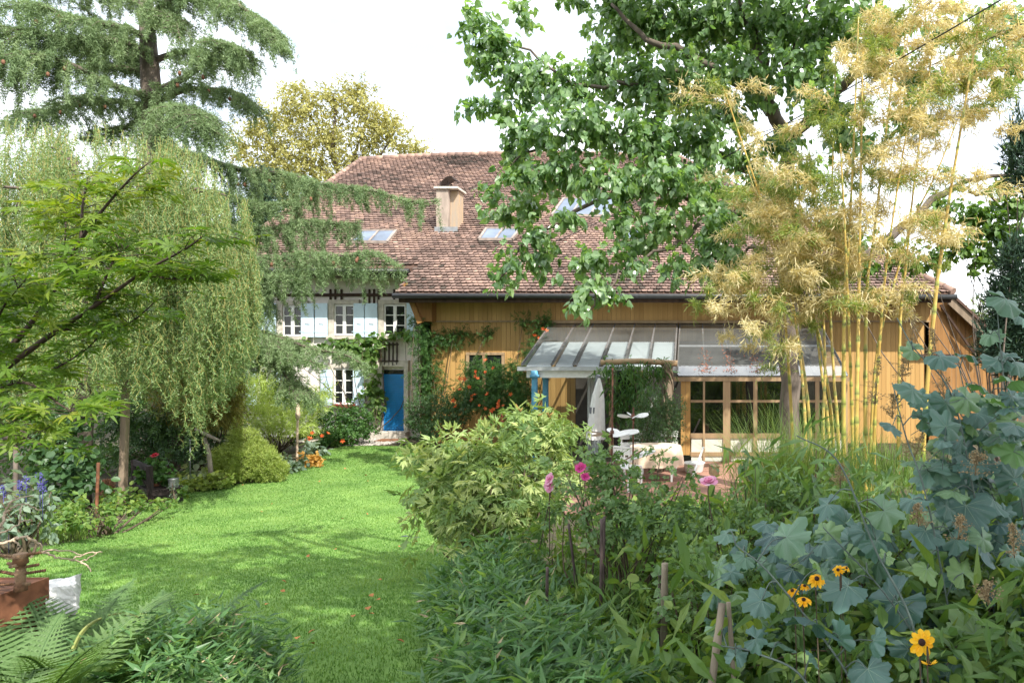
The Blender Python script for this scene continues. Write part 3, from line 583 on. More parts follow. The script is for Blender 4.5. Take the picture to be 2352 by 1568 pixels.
def cedar_bough(px, width, hang, r0=.07, dens=1.0, seed="c", tm=.5, prof0=.35):
    r = rng_("cedar" + seed); pts = A([P(*q) for q in px]); L = np.linalg.norm(np.diff(pts, axis=0), axis=1).sum(); n = max(6, int(L / .09))
    c = curve(pts, n); c = c + UP * (.07 * np.sin(np.arange(n) * .33 + len(seed)) + .05 * np.sin(np.arange(n) * .13 + 2))[:, None] * np.linspace(0, 1, n)[:, None]; wb = MB(); wb.tube(c, np.linspace(r0, .012, n), 6); tan = nrm(np.gradient(c, axis=0)); ps, ds, tt = [], [], []; ph0 = r.random() * 6
    for i in range(n):
        t = i / (n - 1); pr = (prof0 + (1 - prof0) * min(1, t / .35)) * (1 - .75 * max(0, (t - .5) / .5) ** 1.4)
        gap = (.35 + .65 * abs(math.sin(i * .21 + ph0) * math.sin(i * .077 + ph0 * 2))) * 1.3
        for sd in (-1, 1, 0):
            if r.random() < .22: continue
            S = nrm(np.cross(tan[i], UP)) * sd; Lk = width * pr * r.uniform(.5, 1.1) * (1 if sd else .45); m = max(2, int(Lk / .055))
            d = nrm(S * .85 + tan[i] * r.uniform(.2, .8) + UP * r.uniform(-.1, .12)); s = np.linspace(0, Lk, m)[:, None]
            q = c[i] + d * s - UP * (s ** 2) * (.35 + .3 * r.random()) + r.normal(0, .012, (m, 3)); base = r.normal(0, .1)
            if Lk > .25: wb.tube(q[::max(1, m // 4)], .008, 3, cap=False)
            K = max(3, int(11 * dens)); qq = np.repeat(q, K, 0); dd = d * .35 + r.normal(0, .6, (len(qq), 3)) + UP * .15
            ps.append(qq + r.normal(0, .018, qq.shape)); ds.append(dd); tt.append(tm + base + r.normal(0, .13, len(qq)))
            for j in range(m):
                if r.random() < .20 * dens and hang > .05:
                    hl = hang * r.uniform(.25, 1.45) * (.5 + .5 * pr) * gap; hm = max(2, int(hl / .045)); s2 = np.linspace(0, hl, hm)[:, None]
                    q2 = q[j] - UP * s2 + (d * .25 + r.normal(0, .12, 3)) * s2; qq = np.repeat(q2, max(3, int(13 * dens)), 0); qq = qq + r.normal(0, .035, qq.shape) * np.repeat(1.25 - s2 / max(hl, .01), max(3, int(13 * dens)), 0)
                    ps.append(qq + r.normal(0, .016, qq.shape)); ds.append(-UP * .5 + r.normal(0, .6, (len(qq), 3))); tt.append(tm + base - .05 + r.normal(0, .13, len(qq)))
    ps, ds, tt = np.vstack(ps), np.vstack(ds), np.concatenate(tt); fb = MB()
    fb.scatter(T_NEEDLE, ps, ds, r.normal(size=(len(ps), 3)), .055 + .04 * r.random(len(ps)), np.clip(tt, 0, .86))
    bo = wb.build("bough", M_BARK, CED); fb.build("needles", M_CEDAR, bo)
    return c
B = [([(345,60,16.4),(420,-20,16.0),(500,-15,15.6),(580,30,15.3),(620,75,15.2),(648,112,15.1)], .9, .45),
     ([(342,40,16.4),(390,0,16),(440,-30,15.5),(470,-10,15.2)], .9, .6),
     ([(348,70,16.4),(375,30,15.8),(400,40,15.3),(415,90,15.0)], .7, .6),
     ([(350,215,16.4),(420,180,15.8),(480,135,15.2),(520,100,14.9),(545,110,14.8),(552,150,14.8)], .75, .55),
     ([(350,140,16.5),(430,120,16.8),(520,130,17),(585,158,17.2)], .8, .35),
     ([(350,240,16.5),(430,205,16.3),(510,205,16.2),(560,225,16.1),(585,245,16.1)], .9, .5),
     ([(352,325,16.3),(385,285,15.4),(425,252,14.9),(455,258,14.6),(472,290,14.5)], 1.0, .75),
     ([(348,130,16.6),(300,110,17),(250,60,17.4),(190,20,17.8)], .8, .4),
     ([(345,90,16.3),(270,60,15.8),(180,40,15.2),(90,20,14.8),(0,10,14.6)], 1.1, .6),
     ([(345,150,16.6),(270,110,17.2),(180,100,17.8),(120,120,18.2)], .8, .45),
     ([(345,165,16.6),(260,152,17.2),(180,152,17.8)], .6, .35),
     ([(345,225,16.3),(260,195,15.6),(180,155,15),(90,128,14.5),(0,120,14.2),(-60,130,14)], 1.1, .8),
     ([(345,245,16.6),(250,230,16.6),(170,235,16.8),(90,262,17),(10,285,17.2)], .9, .5),
     ([(345,260,16.8),(270,300,17.5),(200,318,18)], .6, .3),
     ([(345,120,16.4),(250,90,15.6),(130,85,15),(40,65,14.6),(-40,40,14.4)], 1.0, .7),
     ([(345,20,16.6),(260,-30,17),(160,-40,17.5),(60,-40,18)], 1.0, .6),
     ([(358,330,16.4),(430,352,16.6),(520,378,16.8),(640,402,17),(760,425,17.2),(880,446,17.4),(1003,459,17.6)], .8, .7),
     ([(365,420,16.4),(460,440,16.4),(560,455,16.5),(680,470,16.6)], .9, .75),
     ([(368,480,16.4),(470,515,16.4),(580,522,16.6),(700,515,16.9),(822,512,17.2)], .95, .7),
     ([(370,540,16.3),(480,575,16),(600,588,15.9),(720,588,15.9),(830,586,16),(912,598,16)], .75, .95),
     ([(372,600,16.2),(450,612,15.8),(540,622,15.6),(620,632,15.5),(680,648,15.4)], .9, 1.0),
     ([(374,650,16.2),(470,690,15.9),(550,735,15.7),(640,780,15.6),(740,805,15.5),(838,838,15.4)], .8, .4),
     ([(374,700,16.2),(480,740,15.6),(570,800,15.2),(650,860,15),(720,930,14.9)], .9, .4),
     ([(374,680,16.2),(460,700,15.5),(560,760,14.9),(640,800,14.7),(740,850,14.7)], .8, .4)]
cc = [cedar_bough(b[0], b[1], b[2], .08, 1.0, str(i), .5 if i not in (7, 9, 10, 12, 13) else .38) for i, b in enumerate(B)]  # listed boughs get a darker needle tint that paints in their shade
r = rng_("cones"); prot = None
for i in range(34):
    c = cc[[11, 16, 16, 19, 3, 12, 5, 8, 20][i % 9]]; p = c[int(r.uniform(.2, .8) * len(c))] + [r.normal(0, .25), -.25 - .3 * r.random(), -.12 - .35 * r.random()]
    if prot is None:
        mb = MB(); mb.tube([[0,0,-.05],[0,0,-.02],[0,0,.03],[0,0,.055]], [.018,.034,.03,.008], 8); prot = mb.build("cone", M_CONE); prot.parent = CED; o = prot
    else: o = prot.copy(); C.objects.link(o)
    o.location = p - ORG[CED.name]
# dark spruce glimpsed behind the cedar
M_SPR = leafmat("spruce_needle", [(.015, .04, .025), (.03, .065, .04), (.05, .10, .06)], .6, .3, .15)
plant("spruce_tree", "dark spruce glimpsed between the cedar boughs and the tiled verge", "tree", [(600,480,26,45,60),(590,560,26,70,60),(600,660,26,90,80),(610,420,26,25,40)], T_NEEDLE, .2, 400, M_SPR, droop=.5, clus=10, nst=1, rst=.15, smat=M_BARK)
# golden ash behind the roof
M_ASH = leafmat("golden_ash_leaf", [(.23, .24, .075), (.36, .36, .125), (.50, .47, .19)], .6, .25, .4, (1.3, 1.2, .8))
bl = [(760,225,44,50,40),(700,240,44,60,38),(640,262,44,55,36),(585,300,44,50,36),(545,330,44,30,26),(560,360,44,35,26),(620,330,44,55,40),(690,310,44,60,40),(760,300,44,60,45),(830,240,44,50,45),(870,270,44,50,40),(900,300,44,45,36),(940,335,44,45,26),(850,320,44,60,45),(800,355,44,70,40),(720,370,44,70,45),(650,385,44,60,40),(600,390,44,45,30),(680,205,44,35,22),(810,205,44,40,24),(955,350,44,30,16),(770,430,44,90,50),(850,420,44,80,50),(660,440,44,70,50)]
o, r = plant("ash_tree", "rounded yellow-green ash tree standing behind the roof ridge", "tree", bl, T_LEAF, .26, 48, M_ASH, part="crown", nst=1, rst=.01, droop=.4, clus=10, clen=3.2, shell=.7, lump=.28, base=A([X(805, 44), 44, 0]), zmin=None)
mb = MB()
for q in ([(805,1000,44),(806,600,44),(808,420,44),(815,360,44),(835,300,44),(850,240,44)],[(806,480,44),(780,400,44),(755,340,44),(720,280,44),(690,230,44)],[(808,420,44),(860,370,44),(900,320,44)],[(790,420,44),(700,370,44),(620,340,44),(560,335,44)],[(765,350,44),(770,280,44),(765,215,44)]): limb(mb, q, .35 if q[0][1] > 900 else .16, .03, 16)
mb.build("trunk", M_BARK, o)

# corkscrew willow
M_WIL = leafmat("willow_leaf", [(.08, .145, .045), (.165, .255, .085), (.31, .41, .18)], .42, .5, .38, (1.4, 1.4, .75))
M_WTW = plain("willow_twig", (.34, .30, .10), .6, .3, 10)
WIL = thing("willow_tree", "corkscrew willow with curling strands weeping over the post and bench", "tree", (X(180, 12.2), 12.2, 0))
mb = MB(); limb(mb, [(180,1170,12.2),(190,950,12.2),(200,700,12.2),(215,520,12.2),(230,400,12.2)], .2, .07); 
for q in ([(200,700,12.2),(120,560,11.8),(40,450,11.6),(-40,400,11.5)],[(205,620,12.2),(320,500,12.2),(420,440,12),(520,450,11.9)],[(215,520,12.2),(300,420,12.6),(380,390,12.8)],[(215,520,12.2),(180,400,11.6),(120,340,11.2)]): limb(mb, q, .07, .015, 16, 6, .06)
mb.build("trunk", M_BARK, WIL)
r = rng_("willow"); fb = MB(); tb = MB()
def top(u):                          # outline of the crown
    return np.interp(u, [-80,0,60,150,220,310,400,440,500,540,575,590], [290,284,300,318,300,340,345,365,400,440,500,560])
def bot(u):
    return np.interp(u, [-80,0,100,160,250,300,380,460,500,560,590], [1000,980,960,940,900,900,930,1000,930,820,760])
ps, ds, ts, zs = [], [], [], []
rope = None
for i in range(2500):
    if i % 11 == 0 or i > 2000: rope = (r.uniform(-80, 586), r.normal(0, 1.0), r.random(), r.normal(0, .1))
    u = rope[0] + r.normal(0, 7.5); Y = 12.2 + (rope[1] + r.normal(0, .08)) * math.sqrt(max(.05, 1 - ((rope[0] - 240) / 380) ** 2)) * 1.2
    v0 = top(u) + abs(r.normal(0, 1)) * 26 + min(1, max(0, rope[2] ** 1.15 + r.normal(0, .10))) * (bot(u) - top(u)) * .74; L = r.uniform(.6, 1.9); vm = bot(u) + r.normal(0, 30)
    p = P(u, v0, Y); zlow = P(u, vm, Y)[2]; n = int(L / .03); s = np.arange(n) * .03; ph = r.random(2) * 6.28; fq = r.uniform(14, 24, 2); am = .02 + .025 * r.random()
    drift = r.normal(0, .05, 2)
    q = np.stack([p[0] + am * np.sin(s * fq[0] + ph[0]) + drift[0] * s, p[1] + am * np.cos(s * fq[1] + ph[1]) + drift[1] * s, p[2] - s + .25 * np.exp(-s * 5) * 1.0], 1)
    q = q[q[:, 2] > max(zlow, .25)]
    if len(q) < 5: continue
    tb.tube(q[::2], .003, 3, r.random(), cap=False); K = 3; qq = np.repeat(q, K, 0); m = len(qq)
    ps.append(qq + r.normal(0, .012, (m, 3))); ds.append(np.column_stack([r.normal(0, .8, (m, 2)), -.7 + r.normal(0, .5, m)])); ts.append(np.clip(.45 + rope[3] + r.normal(0, .08) + r.normal(0, .2, m), 0, .86))
ps, ds, ts = np.vstack(ps), np.vstack(ds), np.concatenate(ts)
fb.scatter(T_CURL, ps, ds, r.normal(size=ps.shape), .045 + .03 * r.random(len(ps)), ts)
fb.build("foliage", M_WIL, WIL); tb.build("twigs", M_WTW, WIL)

# big broadleaf tree with hanging heart-shaped leaves
M_BIG = leafmat("heart_leaf", [(.08, .155, .075), (.145, .245, .11), (.26, .37, .18)], .27, .8, .42, (1.7, 1.8, .6))
BT = thing("broadleaf_tree", "large tree with glossy hanging heart-shaped leaves spreading over the barn roof", "tree", (X(1815, 13), 13, 0))
mb = MB()
limb(mb, [(1818,1160,13),(1818,960,13),(1812,760,13),(1808,600,13),(1806,450,13),(1808,340,13),(1790,300,13),(1765,240,12.8)], .20, .13, 26, 10)
for q, a in (([(1806,330,13),(1870,265,12.2),(1950,190,11.3),(2040,105,10.5),(2140,0,9.9)], .12), ([(1770,260,12.9),(1700,200,12.6),(1600,130,12.4),(1469,81,12.3),(1405,10,12.2)], .11),
          ([(1600,140,12.4),(1480,190,12),(1334,193,12),(1217,121,12),(1130,80,12)], .05), ([(1806,480,13),(1720,400,12.5),(1640,340,12.1),(1540,300,11.8)], .10), ([(1540,300,11.8),(1400,310,11.6),(1250,330,11.6),(1150,400,11.8)], .05),
          ([(1806,560,13),(1700,500,12),(1560,440,11.4),(1400,460,11.2),(1250,520,11.4),(1150,640,11.4)], .07), ([(1640,470,11.6),(1560,560,10.8),(1430,620,10.4),(1345,720,10.2)], .04), ([(1810,620,13),(1740,560,11.6),(1690,600,10.6)], .05),
          ([(1765,240,12.8),(1740,120,12.8),(1700,0,12.8),(1680,-100,12.8)], .12), ([(1765,240,12.8),(1820,120,12.5),(1860,0,12.3)], .08),
          ([(1812,680,13),(1950,620,13.3),(2060,530,13.6),(2150,455,13.8),(2230,415,13.9),(2345,385,14)], .13), ([(2200,425,13.9),(2270,450,13.9),(2350,440,14)], .05)): limb(mb, q, a, a * .25, 18, 7, .04, str(a) + str(q[1]))
mb.build("trunk", M_BARK, BT, True)
bl = [(1085,55,12,42,45),(1140,105,12,65,55),(1200,30,12.5,34,36),(1078,247,12,26,14),(1140,238,12,60,28),(1210,170,12,70,60),(1110,140,12,32,30),(1290,205,12,75,65),(1380,165,12.5,75,60),(1430,60,13,75,70),(1320,2,13,50,10),(1400,10,13,45,25),(1500,50,13,90,80),(1600,60,13,95,90),(1700,60,13,95,90),(1800,60,12.5,80,90),(1880,80,12,60,90),(1480,200,12,100,80),(1600,200,12.5,100,90),(1720,170,12,90,70),(1830,180,11.5,60,70),
      (1250,300,11.5,75,55),(1190,300,11.8,45,34),(1360,300,11.5,90,80),(1480,320,11.5,90,80),(1600,330,11.5,90,80),(1690,270,12,60,50),(1210,400,11.5,60,50),(1180,350,12,42,34),(1300,400,11.5,75,52),(1410,415,11,85,60),(1520,420,11,80,70),(1620,440,11,75,60),(1130,438,12,32,11),(1150,490,12,45,18),(1210,475,12,55,32),(1240,545,11.5,46,34),(1190,590,11.5,48,42),(1155,645,11.5,32,18),(1240,600,11.5,40,34),(1420,510,10.8,45,36),(1530,510,10.8,60,50),(1640,530,10.5,65,60),(1685,600,10.5,40,45),(1610,590,10.5,45,36),
      (1375,595,10.5,50,30),(1450,600,10.5,48,30),(1355,655,10.3,50,26),(1340,705,10.2,32,30),(1400,690,10.3,24,16),(1560,600,10.5,40,34),(1650,630,10.4,36,26),(1700,640,10.4,26,26),(1480,560,10.8,50,34),(1300,500,11,40,24),(1330,610,10.6,34,24),(1905,255,9.5,48,48),(1945,300,9.5,42,38),(1880,230,9.5,28,30),(2060,60,10,36,45),(2275,25,10,44,28),(1790,330,12.2,46,40),(1740,400,12,50,44),(1700,350,12,44,40),(1720,470,11.8,50,44),(1850,400,12.3,44,40),(1800,480,12.2,44,44),(1880,170,11.6,50,46),(2010,130,12.5,60,50),(2100,180,12.5,60,40),(2170,60,12,50,40),(2080,270,13,50,34),(2230,150,13,50,40),(1990,330,13,40,30),(2320,60,12,40,50),(1990,20,10.5,40,25),(1960,60,12,60,60)]
fb = MB(); r = rng_("bigtree"); blob_leaves(fb, px_blobs(bl), T_HEART, .125, 160, r, droop=.75, upn=.35, outn=.7, shell=.8, clus=10, clen=3.2, rnd=.42, lump=.25)
up_ = [(P(u, v, Y), A([1.0, 1.0, .9])) for u, v, Y in ((1500,-130,12),(1650,-150,12.5),(1800,-130,12),(1950,-100,11),(1400,-100,12.5),(1600,-150,10.5),(1750,-150,10))]
blob_leaves(fb, up_, T_HEART, .15, 50, r, droop=.75, upn=.35, outn=.7, shell=.8, clus=9, clen=3)
fb.build("crown", M_BIG, BT)
# small-leaved tree beyond the bamboo
bl = [(2170,480,16,40,30),(2140,500,16,30,24),(2240,500,16,55,36),(2200,560,16,45,32),(2290,540,16,50,40),(2330,470,16,45,50),(2150,590,16,40,22),(2060,585,16,45,26),(2110,610,16,30,18),(2260,590,16,45,26),(2340,560,16,40,50),(2310,420,16,26,26),(2330,330,16,22,26),(2240,620,16,18,10),(1960,560,16,45,34),(1900,520,16,45,40),(1980,610,16,40,26),(2330,130,15,26,50),(2300,200,15,26,40)]
M_GRN = leafmat("fresh_leaf", [(.05, .11, .03), (.10, .19, .045), (.19, .29, .08)], .45, .4, .4, (1.6, 1.6, .6))
plant("walnut_tree", "loose green tree filling the gap between bamboo and dark conifer", "tree", bl, T_HEART, .15, 120, M_GRN, part="crown", nst=1, rst=.02, droop=.6, clus=8, clen=3, shell=.8, base=A([X(2300, 16), 16, 0]), smat=M_BARK)
plant("pine_tree", "dark columnar conifer rising against the sky by the golden bamboo", "tree", [(2345,300,13,22,45),(2350,380,13,36,60),(2340,600,13,42,60),(2330,700,13,55,70),(2300,680,13,24,30),(2340,800,13,60,70),(2290,790,13,40,50)], T_NEEDLE, .18, 700, M_SPR, droop=-.3, clus=10, nst=1, rst=.03, smat=M_BARK, part="crown")
M_FAR = leafmat("far_leaf", [(.055, .10, .03), (.10, .16, .05), (.17, .24, .08)], .6, .3, .35)
for lab, bl in (("pale green bushes behind the sloping bargeboard of the barn", [(2240,770,30,50,40),(2290,800,30,50,60),(2340,820,28,60,70),(2200,760,30,30,24),(2260,720,30,26,34)]),
                ("far green trees seen through the willow beyond the gable", [(-60,700,34,120,120),(60,760,34,100,110),(200,800,34,110,110),(330,820,34,110,110),(440,800,34,100,100),(-100,560,38,120,120),(480,640,38,50,80)])):
    o, r = plant("distant_trees" if "far" in lab else "hazel_bush", lab, "trees" if "far" in lab else "bush", bl, T_LEAF, .30, 40, M_FAR, nst=1, rst=.06, clus=8, clen=3)
    if "far" in lab: o["kind"] = "stuff"
# shade trees of the same garden, standing out of view beside the path
M_SHD = leafmat("lime_leaf", [(.03, .08, .02), (.06, .14, .035), (.11, .2, .05)], .5, .4, .35)
for k, (bx_, by_, lab, cr) in enumerate(((6.6, -1.2, "tall lime tree beside the garden path", [(5.4,-.2,7.4,1.6,1.4,1.3),(6.8,-1.6,8.4,2.3,2.0,1.8),(4.0,1.6,7.0,1.7,1.5,1.1),(7.4,.9,7.6,1.6,1.7,1.4),(5.0,-2.4,7.6,1.7,1.6,1.5),(3.2,.2,6.6,1.2,1.2,.8),(8.6,-.4,8.0,1.6,1.6,1.5),(2.2,2.3,6.5,.9,.8,.5),(6.2,2.8,8.0,1.3,1.2,.9),(1.5,1.0,7.2,1.2,1.0,.6),(2.7,.2,7.2,1.0,1.0,.6),(2.3,2.6,7.5,.9,.9,.5),(.9,2.7,7.3,.8,.7,.4),(.1,3.7,7.3,.7,.55,.35),(-.4,5.0,7.7,.55,.5,.3),(.7,4.6,7.8,.4,.5,.3),(-.7,2.9,7.2,.9,.7,.5),(.3,1.9,7.2,1.0,.8,.5),(-1.7,3.7,7.3,.6,.5,.3),(1.9,1.8,7.3,.9,.8,.5),(-1.2,1.8,7.2,.7,.6,.4)]),
                               (3.6, -6.0, "second lime tree behind the garden path", [(2.6,-5.6,6.6,2.0,1.8,1.5),(4.4,-6.6,7.0,2.0,1.8,1.5),(.9,-4.8,6.2,1.5,1.2,1.0),(1.2,-6.8,6.6,1.7,1.6,1.4)]))):
    bl = [(A(q[:3]) - [1.1, .5, 0], A(q[3:])) for q in cr]
    plant("lime_tree", lab, "tree", bl, T_OVAL, .17, 60, M_SHD, base=A([bx_, by_, gz(bx_, by_)]), world=True, nst=2, rst=.14, smat=M_BARK, part="crown", clus=8, clen=3, shell=.9)
# ------------------------------------------------------------------ plants at the house and the garden borders
def fol(name, a, b, c, **k): return leafmat(name, [a, b, c], **k)
M_VINE = fol("grape_leaf", (.05, .115, .03), (.10, .19, .05), (.20, .31, .09))
M_CREEP = fol("creeper_leaf", (.025, .075, .02), (.05, .125, .03), (.10, .20, .05))
M_DARK = fol("dark_leaf", (.03, .075, .03), (.055, .12, .045), (.11, .195, .075), spec=.5, rough=.4)
M_GOLD = fol("golden_cypress", (.21, .31, .06), (.34, .46, .11), (.52, .61, .24))
M_OLIV = fol("olive_juniper", (.09, .095, .02), (.16, .155, .035), (.26, .24, .06))
M_MOUND = fol("dwarf_spruce", (.14, .21, .04), (.23, .31, .07), (.36, .43, .13))
M_COVER = fol("groundcover_leaf", (.045, .11, .025), (.10, .19, .04), (.22, .30, .07))
M_HOSTA = fol("hosta_leaf", (.10, .17, .07), (.22, .30, .16), (.52, .56, .42))
M_SILV = fol("silver_leaf", (.09, .14, .10), (.16, .23, .17), (.26, .33, .26))
M_COPP = fol("copper_leaf", (.30, .20, .04), (.46, .27, .07), (.56, .38, .13))
M_BLUEF = fol("blue_flower", (.04, .04, .16), (.07, .065, .24), (.11, .10, .32), tr=.25, trc=(1, 1, 1.2))
M_ORNG = fol("orange_flower", (.62, .08, .02), (.72, .15, .04), (.78, .28, .09), tr=.3, trc=(1.2, .8, .6))
M_RED = fol("red_flower", (.5, .01, .03), (.6, .03, .06), (.7, .10, .14), tr=.3, trc=(1.2, .6, .6))
M_GRASSB = fol("border_grass", (.06, .13, .03), (.13, .22, .05), (.26, .34, .11))
def flowers(o, bl, n, size, m, part, seed, T=None, front=True):
    r = rng_(seed); mb0 = None; B = px_blobs(bl)
    for i in range(n):
        c, rr = B[i % len(B)]; d = nrm(r.normal(size=3)); d[1] = -abs(d[1]); p = c + d * rr * (1.0 + .1 * r.random())
        if mb0 is None:
            mb = MB(); k = 5
            for j in range(k):
                a = j * 6.283 / k; mb.add([[0,0,0],[.32*math.cos(a-.5),.32*math.sin(a-.5),.32],[.55*math.cos(a),.55*math.sin(a),.40],[.32*math.cos(a+.5),.32*math.sin(a+.5),.32]], [A([[0,1,2,3]])], r.random() * .8)
            mb0 = mb.build(part, m); mb0.parent = o; f = mb0
        else: f = mb0.copy(); C.objects.link(f)
        f.location = p - ORG[o.name]; f.scale = [size * (.7 + .6 * r.random())] * 3; f.rotation_euler = (rad(60) + r.normal(0, .5), r.normal(0, .5), r.normal(0, .5))
# on the farmhouse
plant("grape_vine", "grape vine trained along the plastered wall below the upper shutters", "vine", [(700,792,21.75,40,16,.15),(770,795,21.75,40,22,.16),(830,790,21.75,40,20,.16),(872,782,21.75,34,16,.16),(855,830,21.75,20,40,.16),(860,880,21.75,16,44,.16),(862,930,21.7,18,36,.16),(640,800,21.75,40,16,.15),(850,905,21.7,26,20,.2),(820,805,21.75,26,22,.2),(930,775,21.75,30,14,.15),(580,800,21.75,40,18,.15)], T_ROUND, .15, 75, M_VINE, base=A([X(862, 21.7), 21.6, 0]), droop=.7, upn=.1, outn=.9, shell=.7, nst=1, clus=4)
plant("creeper", "dark green creeper climbing the corner where plaster meets golden boards", "vine", [(965,760,20.3,28,26,.25),(975,800,20.3,34,34,.3),(980,845,20.3,36,34,.3),(975,885,20.3,34,30,.3),(1010,775,20.4,30,18,.15),(1060,765,20.45,40,14,.12),(1110,770,20.45,28,12,.12),(1040,785,20.45,16,14,.1),(960,730,20.3,18,14,.2),(1130,758,20.45,10,8,.1)], T_COMP, .16, 150, M_CREEP, droop=.7, upn=.2, outn=.8, shell=.7, nst=1, clus=4, base=A([X(985, 20.3), 20.2, 0]))
plant("rose_bush", "dark bushy rose growing against the wall beside the blue door", "bush", [(970,940,19.6,36,40),(1010,930,19.3,40,40),(1045,950,19,34,44),(990,980,19,44,30),(950,965,19.8,16,34),(1070,925,18.8,20,30)], T_LEAF, .075, 600, M_DARK, shell=.7, clus=7, nst=2)
o, r_ = plant("trumpet_vine", "trumpet vine with orange-red flowers covering the barn window", "vine", [(1100,850,19.6,40,34),(1150,860,19.4,44,40),(1080,900,19.2,50,34),(1140,910,19.2,60,44),(1190,880,19.2,40,50),(1200,930,19.0,30,44),(1240,760,20.2,22,22,.25),(1225,790,20.0,14,18,.2),(1215,820,19.6,18,24,.25),(1205,735,20.3,20,12,.15),(1250,735,20.2,18,16,.2)], T_COMP, .16, 160, M_CREEP, shell=.75, clus=5, nst=1, base=A([X(1180, 19.3), 19.3, 0]))
flowers(o, [(1060,910,18.9,30,30),(1090,880,18.8,34,30),(1110,850,19.0,26,24),(1165,930,18.6,20,24),(1085,920,18.6,40,26),(1245,775,19.9,16,24),(1150,940,18.6,20,10)], 32, .12, M_ORNG, "flower", "trumpets")
plant("border_bush", "leafy bush of mixed greens in front of the low house window", "bush", [(775,965,20.6,30,34),(815,960,20.5,40,40),(845,980,20.2,24,30),(790,995,20,60,20),(740,1000,19.5,40,22),(740,960,20.8,20,26)], T_OVAL, .09, 300, M_CREEP, shell=.7, clus=6)
o, r_ = plant("nasturtium", "low leafy nasturtiums edging the lawn by the house", "flower", [(720,1005,19.9,30,18),(760,1012,19.9,30,14),(800,1012,20.1,26,12),(690,1010,19.3,24,18)], T_ROUND, .09, 160, M_COVER, shell=.7); flowers(o, [(750,1000,18.3,60,12)], 8, .10, M_ORNG, "flower", "nast")
o = thing("flower_box", "terracotta flower box with pink blooms on the low window sill", "planter", P(792, 936, 21.7)); mb = MB(); c = ORG[o.name]; mb.bx(c[0]-.28, c[0]+.28, 21.6, 21.78, c[2], c[2]+.1); mb.build("box", plain("terracotta", (.42,.17,.10), .8), o); flowers(o, [(792,930,21.68,22,3,.06)], 16, .09, M_RED, "flower", "sill")
# the long border beside the lawn
plant("juniper_bush", "drooping olive-brown juniper behind the bench", "bush", [(440,860,15.0,56,50),(500,880,15.2,46,60),(420,920,14.8,50,50),(480,950,14.8,60,46),(380,890,15.2,40,50),(530,920,15.4,26,50),(470,810,15.4,60,40)], T_NEEDLE, .10, 1300, M_OLIV, droop=.7, clus=9, shell=.6, lump=.25, rnd=.4)
plant("golden_cypress", "bright golden-green cypress with feathery sprays near the plaster wall", "bush", [(600,890,18.7,46,46),(560,930,18.2,40,40),(640,900,19.2,40,34),(610,960,17.8,50,46),(550,980,17.4,40,34),(680,940,18.8,46,36),(650,975,17.8,40,36),(720,925,19.6,34,26),(700,975,18.6,34,30),(560,870,19.2,30,40),(745,900,20.2,20,20)], T_THIN, .13, 620, M_GOLD, droop=.1, clus=9, shell=.6, lump=.3, rnd=.5)
plant("dwarf_spruce", "rounded dwarf spruce mound at the lawn edge", "bush", [(560,1060,14.6,74,46),(565,1020,14.8,40,34),(610,1070,14.6,36,36),(515,1075,14.6,36,34),(640,1080,14.6,18,24)], T_NEEDLE, .06, 5200, M_MOUND, droop=-.1, clus=8, shell=.35, lump=.14, clen=1.2)
plant("tree_peony_shrub", "dark fern-leaved shrub in the shade behind the bench", "bush", [(390,960,14.9,40,40),(440,980,14.9,46,40),(360,1000,14.9,36,40),(430,1030,14.7,46,34),(300,960,15.1,50,50),(290,1030,14.7,40,40),(470,1000,14.9,24,30)], T_COMP, .26, 90, M_DARK, shell=.7, clus=5)
plant("hosta", "white-edged hosta clump beside the dwarf spruce", "hosta", [(432,1090,14.5,22,14),(462,1088,14.6,22,12)], T_ROUND, .16, 150, M_HOSTA, droop=.5, shell=.6, clus=3)
plant("hosta", "large grey-green hosta at the end of the border near the pole", "hosta", [(720,1030,18.0,26,18),(700,1040,17.6,16,14)], T_ROUND, .14, 120, M_SILV, droop=.4, shell=.6, clus=3)
plant("lady_mantle", "yellow-green lady's mantle spilling onto the lawn", "plant", [(470,1108,13.7,40,14),(510,1102,13.8,30,16),(430,1115,13.6,24,12)], T_ROUND, .075, 420, M_MOUND, shell=.7, clus=4)
plant("silver_plant", "silver-leaved perennial beside the wooden pole", "plant", [(665,1072,15.6,30,16),(690,1062,16.0,16,12),(640,1055,15.6,24,14)], T_ROUND, .09, 260, M_SILV, shell=.7, clus=4)
plant("coral_bells", "coppery orange foliage plant at the border tip", "plant", [(715,1058,16.4,24,12),(700,1052,16.6,14,10)], T_ROUND, .09, 300, M_COPP, shell=.7, clus=4)
plant("ivy_stump", "ivy covered stump behind the timber posts", "ivy", [(130,1010,10.6,36,40),(160,1060,10.4,50,50),(130,1110,10.2,50,46),(190,1100,10.4,36,44),(100,1060,10.4,34,50),(150,970,10.8,36,30)], T_ROUND, .10, 200, M_DARK, shell=.6, clus=4, droop=.7, upn=.3)
plant("barrenwort", "light green groundcover carpeting the border in front of the posts", "groundcover", [(130,1190,8.6,44,26),(190,1195,8.8,46,24),(240,1170,9.6,40,20),(300,1165,10.4,40,16),(350,1155,11,36,14),(170,1160,9.2,44,24),(260,1190,9.2,20,12),(400,1150,11.6,16,10),(80,1180,8.6,30,26)], T_OVAL, .08, 300, M_COVER, shell=.8, clus=5)
o, r_ = plant("salvia", "blue-violet salvia spires among broad leaves", "flower", [(60,1140,7.6,50,26),(20,1160,7.4,40,34),(100,1140,7.8,30,24),(-20,1130,7.6,40,40),(50,1190,7.6,60,40),(0,1210,7.4,50,40),(100,1200,7.8,30,30)], T_OVAL, .11, 130, M_SILV, shell=.7, clus=5)
r = rng_("salvia spikes")
